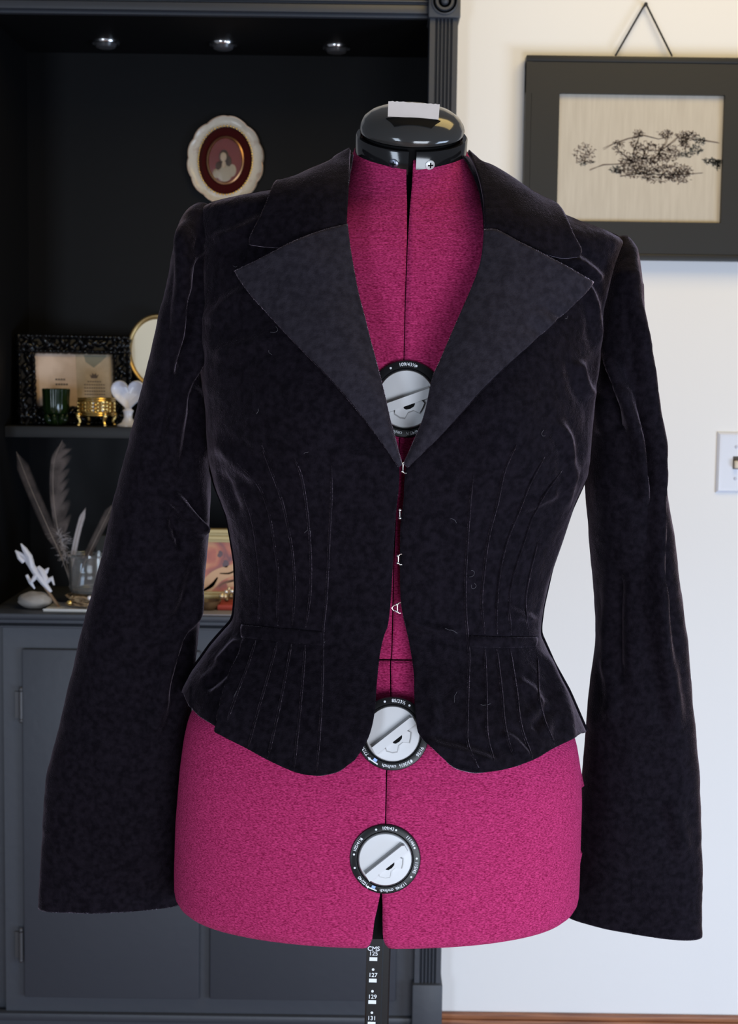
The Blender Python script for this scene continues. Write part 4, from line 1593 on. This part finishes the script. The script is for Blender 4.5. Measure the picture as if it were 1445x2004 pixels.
# small printed crown
m.prism([(cxp - .009, cyp + .002), (cxp - .006, cyp - .006), (cxp + .006, cyp - .006), (cxp + .009, cyp + .002), (cxp + .005, cyp - .001), (cxp + .0035, cyp + .005), (cxp, cyp + .001), (cxp - .0035, cyp + .005), (cxp - .005, cyp - .001)], of, .006, .0069)
for k in range(5):
    y = cyp - .014 - k * .0065
    for q in range(9 if k else 6):
        wq = .0035
        x = cxp - (.021 if k else .014) + q * .0048
        m.box((x, y, .006), (x + wq, y + .0022, .0068), of)
for r_ in range(2):
    for q in range(4 + r_):
        x = b0 + iw * .26 + q * .0052
        m.box((x, b0 + ih * (.50 - .09 * r_), .0055), (x + .004, b0 + ih * (.50 - .09 * r_) + .0035, .0063), of)
m.build('paper_print', INKP, p2)
MB().prism([(cxp - .02, b0 + ih * .97), (cxp - .016, b0 + ih * .84), (cxp, b0 + ih * .74), (cxp + .014, b0 + ih * .84), (cxp + .026, b0 + ih * .94), (cxp + .026, b0 + ih * .97)], of, .006, .0067).build('paper_print', INKG, p2)

# green glass votive
GG = mat('dark_green_glass', (0.010, 0.026, 0.006), 0.12, **{'Transmission_Weight': .35, 'IOR': 1.45})
gv = thing('glass_votive', onshelf(110, 2.985), 'dark green textured glass votive cup on petal feet in front of the ornate frame', 'candle holder')
cg = onshelf(110, 2.985)
rg = .0262
vf = lambda p: cg + Vector((p[0], p[1], p[2]))
rib = lambda a, z: 1 + .035 * math.cos(a * 14) * math.sin(z * 500) ** 2
cup = MB().lathe([(.0001, .022), (.017, .0215), (.0235, .026), (.0255, .034), (.026, .045), (.0262, .060), (.0268, .072), (.0255, .073), (.0235, .07), (.0225, .045), (.021, .03), (.0001, .027)], 84, vf, rib=rib)
cup.build('cup', GG, gv)
ft = MB()
for k in range(8):
    a = 2 * math.pi * k / 8
    rot = Matrix.Rotation(a, 3, 'Z') @ Matrix.Rotation(R(25), 3, 'Y')
    ft.ell(cg + Vector((math.cos(a) * .017, math.sin(a) * .017, .0125)), (.006, .0055, .0125), rot=rot, nu=6, nv=8)
ft.lathe([(.012, .001), (.014, .006), (.012, .02), (.016, .024)], 32, vf)
ft.build('petal_foot', GG, gv)

# gold filigree holder
gs_c = onshelf(189, 2.98)
gs = thing('filigree_stand', gs_c, 'gold filigree ring stand with four feet and amber glass insert', 'candle holder')
sf_ = lambda p: gs_c + Vector((p[0], p[1], p[2]))
fm_ = MB()
rg = .036
for z in (.0225, .0265, .051, .055):
    fm_.tube([sf_((rg * math.cos(a), rg * math.sin(a), z)) for a in np.linspace(0, 2 * math.pi, 49)], .0016, 6, cap=False)
for k in range(36):
    a = 2 * math.pi * k / 36
    for z in (.032, .039, .046):
        c_ = Vector(((rg + .0003) * math.cos(a), (rg + .0003) * math.sin(a), z))
        rr = .0032
        t_ = Vector((-math.sin(a), math.cos(a), 0))
        fm_.tube([gs_c + c_ + t_ * (rr * math.cos(b)) + Vector((0, 0, rr * math.sin(b))) for b in np.linspace(.4, 5.6, 8)], .0009, 5)
fil = fm_.build('filigree_band', GOLD, gs)
for k in range(4):
    a = R(35 + 90 * k)
    lg = MB()
    dr_ = Vector((math.cos(a), math.sin(a), 0))
    lg.tube([gs_c + dr_ * .036 + Vector((0, 0, .028)), gs_c + dr_ * .039 + Vector((0, 0, .018)), gs_c + dr_ * .035 + Vector((0, 0, .010)), gs_c + dr_ * .038 + Vector((0, 0, .004))], [.005, .0045, .003, .0025], 8)
    lg.ell(gs_c + dr_ * .038 + Vector((0, 0, .0032)), (.0038, .0038, .0032))
    lg.ell(gs_c + dr_ * .0385 + Vector((0, 0, .022)), (.0055, .0055, .007))
    lg.build('leg', GOLD, gs)
AMB = mat('amber_glass', (.45, .27, .06), .15, **{'Transmission_Weight': .3})
MB().lathe([(.0001, .022), (.033, .023), (.0345, .03), (.0345, .053), (.032, .053), (.031, .026), (.0001, .025)], 40, sf_).build('glass_insert', AMB, gs)

# milk glass heart dish
MILK = mat('milk_glass', (.70, .70, .76), .2)
hc = onshelf(249, 2.99)
hd = thing('heart_dish', hc, 'white milk glass heart shaped dish on a short pedestal beside the jacket sleeve', 'dish')
hh_ = []
for k in range(60):
    t = 2 * math.pi * k / 60
    x = 16 * math.sin(t) ** 3
    y = 13 * math.cos(t) - 5 * math.cos(2 * t) - 2 * math.cos(3 * t) - math.cos(4 * t)
    hh_.append((x * .00215, y * .00225))
g = []
for (s, d) in ((.3, .018), (.8, .015), (.97, .006), (1.0, 0), (.97, -.005), (.94, -.006), (.87, .004), (.5, .011), (.02, .012)):
    g.append([tuple(hc + Vector((x * s, d + .012, .064 + y * s))) for x, y in hh_])
hb = MB().grid(np.array(g), close_v=True)
hb.build('heart_bowl', MILK, hd, angle=28)
MB().lathe([(.022, 0), (.022, .003), (.013, .008), (.008, .018), (.009, .026), (.011, .031), (.006, .036), (.0005, .037)], 32, lambda p: hc + Vector((p[0], p[1] * .8 + .012, p[2]))).build('pedestal', MILK, hd)

# oval mirror
mc = Vector((P(312, 690, 3.12).x, 3.12, 0))
mzc = P(312, 690, 3.12).z
om_r = thing('oval_mirror', (mc.x, 3.12, zsh), 'oval mirror in a brown gold frame standing behind the heart dish', 'mirror')
tl_ = R(12)
mr_ = frame((mc.x, 3.12, mzc), Vector((math.cos(tl_), 0, math.sin(tl_))), Vector((-math.sin(tl_), .12, math.cos(tl_))).normalized(), Vector((0, -1, .12)).normalized())
rx_, ry_ = .066, .0785
g = []
for (k, z) in ((0, -.004), (0, .004), (-.003, .007), (-.007, .006), (-.010, .002), (-.010, -.004)):
    g.append([tuple(mr_(((rx_ + k) * math.cos(a), (ry_ + k) * math.sin(a), z))) for a in np.linspace(0, 2 * math.pi, 72, endpoint=False)])
MB().grid(np.array(g), close_v=True, close_u=True, flip=True).build('oval_frame', OLDGOLD, om_r)
MIR = mat('mirror_painted_reflection', (.93, .90, .76), .12)  # flat cream colour in place of the bright room the mirror reflects
gm = MB()
gm.lathe([(.0001, .002), (.99, .002)], 64, lambda p: mr_((p[0] * (rx_ - .009), p[1] * (ry_ - .009), p[2])))
gm.build('mirror_painted_reflection', MIR, om_r)
stn = MB()
zmb = mzc - ry_
stn.tube([Vector((mc.x, 3.125, zmb + .004)), Vector((mc.x, 3.125, zsh + .012))], .007, 12)
stn.lathe([(.035, 0), (.035, .004), (.02, .010), (.007, .014), (.0005, .015)], 32, lambda p: Vector((mc.x + p[0], 3.125 + p[1] * .9, zsh + p[2])))
stn.build('stand', OLDGOLD, om_r)

# ------------------------------------------------------------------ counter objects
def onct(px, py):
    d = (P(px, py, 1.0) - CAM)
    return CAM + d * ((zc - CAM.z) / d.z)


STONE = mat('grey_stone', (.27, .25, .235), .85)
noise_col(STONE, (.20, .185, .175), (.36, .335, .31), 25, 5, .3, .7)
noise_bump(STONE, 60, .4)
rk = onct(66, 1193)
rm = MB().ell(rk + Vector((0, .012, .0165)), (.0325, .022, .0168), nu=20, nv=32, fn=lambda d: 1 + .10 * mnoise.noise(d * 2.2) + .03 * mnoise.noise(d * 7))
recenter(tag(rm.build('round_stone', STONE), 'smooth grey stone lying on the counter at far left', 'stone'))

# flat white tray
ta = onct(84, 1198)
WT = mat('white_enamel', (.62, .63, .64), .3)
tr_ = MB()
tw, td = .185, .10
tr_.box((ta.x, ta.y, zc), (ta.x + tw, ta.y + td, zc + .0045), bev=.0018)
tr_.box((ta.x, ta.y, zc + .0045), (ta.x + tw, ta.y + .003, zc + .006))
tray = recenter(tag(tr_.build('flat_tray', WT), 'thin white tray under the nest and glass jar', 'tray'))
ztr = zc + .0048

# nest of straw
nc_ = Vector((ta.x + .082, ta.y + .048, ztr))
STRAW = mat('straw', (.28, .18, .09), .8)
noise_col(STRAW, (.14, .085, .045), (.42, .30, .17), 60, 2)
nm = MB()
for k in range(150):
    a0 = random.uniform(0, 6.28)
    r0 = random.uniform(.026, .046)
    z0 = random.uniform(.003, .022)
    pts = []
    for s in range(6):
        a = a0 + s * .22
        pts.append(nc_ + Vector((r0 * math.cos(a) * 1.05 + random.uniform(-.002, .002), r0 * math.sin(a) * .85 + random.uniform(-.002, .002), z0 + random.uniform(-.003, .003))))
    nm.tube(pts, random.uniform(.0006, .0013), 5)
recenter(tag(nm.build('straw_nest', STRAW), 'small brown straw nest on the white tray at the foot of the glass jar', 'nest'))
for k, (x, y, z, r_, lab) in enumerate(((nc_.x - .034, nc_.y - .036, .012, .0052, 'gold bead at the left front of the straw nest'), (nc_.x + .004, nc_.y - .038, .022, .0042, 'pearly white bead on the front rim of the straw nest'))):
    b = MB().ell((x, y, ztr + z), (r_, r_, r_), nu=10, nv=16).build('bead', GOLD if k == 0 else mat('pearl', (.75, .72, .75), .15))
    recenter(tag(b, lab, 'bead', 'beads in the nest'))

# clear glass jar behind/in the nest
jc = Vector((nc_.x + .004, nc_.y + .012, ztr + .0))
ja = P(112, 1085, jc.y)
jh = ja.z - ztr
jr = .048
jm = MB()
rr_ = lambda a: 1.0
jm.lathe([(jr * .99, jh - .003), (jr * 1.07, jh - .002), (jr * 1.07, jh + .003), (jr * .99, jh + .003)], 48, lambda p: jc + Vector((p[0], p[1] * .8, p[2])))
jm.lathe([(.0001, .026), (jr * .93, .026), (jr * .98, .032), (jr, .05), (jr * 1.02, jh - .008), (jr * 1.05, jh), (jr * .99, jh), (jr * .95, jh - .01), (jr * .93, .04), (jr * .86, .032), (.0001, .031)], 48, lambda p: jc + Vector((p[0], p[1] * .8, p[2])))
jar = recenter(tag(jm.build('glass_jar', GLASS), 'clear glass jar holding feathers, standing in the straw nest', 'jar'))

# feathers
QUILL = mat('feather_quill', (.20, .165, .14), .5)
F_BROWN = mat('brown_barbs', (.065, .046, .042), .75)
noise_col(F_BROWN, (.025, .018, .017), (.07, .052, .047), 40, 3)
F_GREY = mat('grey_barbs', (.13, .105, .10), .75)
noise_col(F_GREY, (.05, .039, .037), (.16, .13, .125), 30, 3)
F_PALE = mat('pale_barbs', (.38, .35, .36), .75)


def feather(pts, Yb, Yt, wl, wr, m, label, breaks=0, pale=False):
    n = 120
    c = crom(pts, n)
    yy = np.linspace(Yt, Yb, n)
    sp = [P(c[i][0], c[i][1], yy[i]) for i in range(n)]
    root = thing('feather', sp[-1], label, 'feather', 'feathers in the glass jar')
    MB().tube(sp, [.0003 + .0008 * i / n for i in range(n)], 6).build('quill', QUILL, root)
    for part, (w, sg) in enumerate(((wl, -1), (wr, 1))):
        v = MB()
        off = 0.0
        for i in range(1, int(n * .78)):
            t = i / n
            tan = (sp[min(i + 1, n - 1)] - sp[i - 1]).normalized()
            sd = tan.cross(Vector((0, 1, 0))).normalized() * sg
            prof = min(1, t * 7) * min(1, (0.80 - t) * 6)
            if sg > 0 and breaks:
                prof *= .45 + .55 * abs(math.sin(t * breaks + .6 * math.sin(t * 17))) ** .5
            ln = w * max(prof, .02) * S_
            tip = -tan * (ln * .9) + sd * ln
            st = tan * (.0021 if not (sg > 0 and breaks) else .0017)
            b0_ = sp[i]
            dz = Vector((0, random.uniform(-.0006, .0006), 0))
            v.add([b0_, b0_ + st, b0_ + st * .8 + tip * .6 + dz, b0_ + tip + dz, b0_ + tip * .62 + dz], [(0, 1, 2, 3, 4)])
        v.build('vane', m, root)
    if pale:
        v = MB()
        for k in range(90):
            i = int(n * random.uniform(.62, .82))
            a = random.uniform(0, 6.28)
            l = random.uniform(.010, .026)
            dirv = Vector((math.cos(a), random.uniform(-.4, .4), math.sin(a) * .7))
            v.tube([sp[i], sp[i] + dirv * l * .5 + Vector((0, 0, .002)), sp[i] + dirv * l], [.0006, .0005, .0002], 4)
        v.build('down', F_PALE, root)
    return root


feather([(32, 884), (60, 955), (95, 1035), (120, 1090), (142, 1152)], jc.y, jc.y + .01, 11, 13, F_BROWN, 'long narrow brown feather leaning left, leftmost in the jar')
feather([(122, 862), (107, 900), (104, 960), (112, 1030), (128, 1090), (138, 1150)], jc.y + .012, jc.y + .02, 7, 32, F_GREY, 'broad grey feather with split barbs standing upright in the jar', breaks=38, pale=True)
feather([(168, 993), (158, 1020), (148, 1060), (140, 1105), (136, 1150)], jc.y + .0, jc.y - .005, 5, 6, F_PALE, 'short pale feather tip beside the broad grey feather')
feather([(222, 985), (200, 1030), (178, 1075), (160, 1115), (150, 1152)], jc.y + .02, jc.y + .03, 9, 7, F_BROWN, 'dark feather leaning right towards the jacket sleeve')

# white carved ornament on a wooden stick
BONE = mat('white_bone', (.62, .62, .68), .45)
wc = onct(112, 1190)
orr = thing('carved_ornament', wc, 'jagged white ornament on a wooden stick, leaning over the grey stone', 'ornament')
Yo = wc.y - .012
q = lambda x, y, dy=0.0: P(x, y, Yo + dy)
od = MB()
for (pts, rs) in (([(100, 1158), (85, 1140), (70, 1120), (50, 1090), (30, 1078)], [.003, .006, .007, .006, .002]),
                  ([(62, 1110), (58, 1090), (48, 1075), (41, 1064)], [.005, .006, .005, .0012]),
                  ([(72, 1125), (62, 1138), (52, 1128)], [.006, .004, .0015]), ([(68, 1152), (60, 1140), (52, 1125)], [.0015, .004, .003]),
                  ([(80, 1130), (90, 1118), (95, 1112)], [.006, .005, .0015]), ([(88, 1140), (102, 1132), (106, 1145)], [.006, .005, .0015]),
                  ([(75, 1110), (82, 1118), (92, 1140)], [.004, .006, .006]), ([(50, 1092), (62, 1098), (66, 1106)], [.004, .005, .002]),
                  ([(32, 1080), (38, 1092), (46, 1100)], [.002, .004, .004])):
    od.tube([q(x, y, random.uniform(-.004, .004)) for x, y in pts], rs, 8)
od.build('jagged_head', BONE, orr)
sd_ = MB().tube([q(86, 1146), q(100, 1166), Vector((wc.x + .006, Yo, zc + .003))], [.003, .0032, .003], 8)
sd_.build('stick', mat('brown_stick', (.20, .13, .08), .7), orr)

# grey box behind the jar
gbx = P(188, 1047, 3.10)
recenter(tag(MB().box((gbx.x, 3.095, zc), (gbx.x + .075, 3.12, gbx.z), bev=.002).build('storage_box', mat('grey_card', (.045, .05, .055), .6)), 'dark grey box standing on the counter behind the right feather', 'box'))

# framed painting leaning at the back
Yp = 2.945
PX0, PX1 = P(300, 1100, Yp).x, P(600, 1100, Yp).x
PZ1 = P(430, 1035, Yp).z
pnt = thing('framed_painting', ((PX0 + PX1) / 2, Yp, zc), 'gold framed pink and orange painting leaning behind the jacket waist', 'painting')
fb_ = .026
pm_ = MB()
for (o_, i_, y_) in ((0, .008, .0), (.008, .013, .004), (.013, .021, .002), (.021, .026, .006)):
    for (a, b) in (((PX0 + o_, zc + o_), (PX1 - o_, zc + i_)), ((PX0 + o_, PZ1 - i_), (PX1 - o_, PZ1 - o_)), ((PX0 + o_, zc + i_), (PX0 + i_, PZ1 - i_)), ((PX1 - i_, zc + i_), (PX1 - o_, PZ1 - i_))):
        pm_.box((a[0], Yp - .012 + y_, a[1]), (b[0], Yp + .012, b[1]), bev=.0012)
pm_.build('gilt_frame', PALEGOLD, pnt)
ART = mat('pink_orange_paint', (.6, .25, .15), .5)
_, an, ar = noise_col(ART, (.20, .09, .10), (.62, .34, .18), 16, 3)
an.inputs['Distortion'].default_value = 1.2
e = ar.color_ramp.elements
e[0].position = .30
e[1].position = .72
e2 = ar.color_ramp.elements.new(.44)
e2.color = (.48, .15, .11, 1)
e3 = ar.color_ramp.elements.new(.56)
e3.color = (.60, .27, .15, 1)
pv = quadbox('canvas', (PX0 + .02, Yp, zc + .02), (PX1 - .02, Yp + .006, PZ1 - .02), ART, pnt)
ap = lambda x, y: Vector((P(x, y, Yp - .0004).x, Yp - .0004, P(x, y, Yp).z))


def dab(pts, ws, m):
    c = crom(pts, 24)
    w = np.interp(np.linspace(0, 1, 24), np.linspace(0, 1, len(ws)), ws)
    d = MB()
    vs, fs = [], []
    for i in range(24):
        t = c[min(i + 1, 23)] - c[max(i - 1, 0)]
        t = t / np.linalg.norm(t)
        nrm = np.array([-t[1], t[0]])
        vs += [ap(*(c[i] + nrm * w[i])), ap(*(c[i] - nrm * w[i]))]
    for i in range(23):
        fs.append((2 * i, 2 * i + 1, 2 * i + 3, 2 * i + 2))
    d.add(vs, fs)
    d.build('brush_mark', m, pv, smooth=False)


SHAD = mat('umber_paint', (.20, .095, .055), .5)
FLESH = mat('peach_paint', (.62, .37, .21), .5)
BLUEG = mat('slate_paint', (.13, .085, .10), .5)
dab([(395, 1160), (412, 1140), (430, 1125), (465, 1112)], [12, 14, 12, 10], FLESH)
dab([(398, 1156), (415, 1145), (426, 1130)], [2, 4, 1.5], SHAD)
dab([(428, 1148), (440, 1140), (465, 1134)], [1, 2.5, 2], SHAD)
dab([(445, 1146), (455, 1142), (468, 1140)], [5, 6, 6], FLESH)
dab([(440, 1110), (442, 1102), (440, 1096)], [4, 7, 2], BLUEG)
dab([(428, 1090), (432, 1083), (430, 1078)], [3, 5, 2], BLUEG)
dab([(430, 1122), (448, 1122), (462, 1116)], [1, 1.8, 1.5], SHAD)

# beads, bowl and book in front of the painting
jb = onct(448, 1192)
cl = [(434, 1166, .0062, 0), (441, 1167, .0052, 0), (443, 1158, .0042, 1), (454, 1157, .0045, 1), (448, 1152, .0035, 0), (452, 1166, .0055, 2), (459, 1164, .0050, 2), (444, 1174, .0045, 2)]
mm = [mat('champagne_bead', (.72, .58, .34), .2, .7), mat('silver_bead', (.85, .82, .75), .15, .9), mat('bronze_bead', (.24, .17, .09), .3, .8)]
red = MB().box((P(427, 1180, 2.87).x, 2.855, zc + .0023), (P(485, 1180, 2.87).x, 2.925, zc + .013), bev=.002)
recenter(tag(red.build('red_book', mat('red_cloth', (.42, .055, .035), .7)), 'small red book lying on the counter in front of the painting', 'book'))
kinds = ['champagne', 'silver', 'bronze']
place = ['leftmost of the bead heap', 'second from left in the bead heap', 'upper middle of the bead heap', 'upper right of the bead heap', 'topmost of the bead heap', 'low middle of the bead heap', 'far right of the bead heap', 'lowest of the bead heap']
for k, (x, y, r_, t) in enumerate(cl):
    p = P(x, y, 2.895)
    p.z = max(p.z, zc + .0131 + r_)
    b = MB().ell(p, (r_, r_, r_), nu=10, nv=16).build('bead', mm[t])
    recenter(tag(b, f'{kinds[t]} coloured metal bead on the red book, {place[k]}', 'bead', 'beads on the red book'))
wb = onct(408, 1193)
wb.y = 2.845
wb.x = P(408, 1193, 2.86).x
wb.z = zc + .0023
WB = mat('dark_wood_bowl', (.06, .03, .015), .4)
noise_col(WB, (.03, .016, .01), (.13, .07, .03), 30, 3)
bwl = MB().lathe([(.014, 0), (.016, .003), (.021, .010), (.024, .017), (.0225, .0175), (.019, .010), (.0002, .006)], 36, lambda p: wb + Vector((p[0], p[1] + .02, p[2])))
recenter(tag(bwl.build('wooden_bowl', WB), 'small dark brown bowl on the counter between sleeve and red book', 'bowl'))
rn = MB().box((P(385, 1203, 2.83).x, 2.806, zc), (P(480, 1203, 2.83).x, 2.90, zc + .0022), bev=.0008)
recenter(tag(rn.build('table_runner', mat('lilac_grey_cloth', (.30, .28, .31), .8)), 'pale grey cloth strip on the counter edge below the painting', 'cloth'))
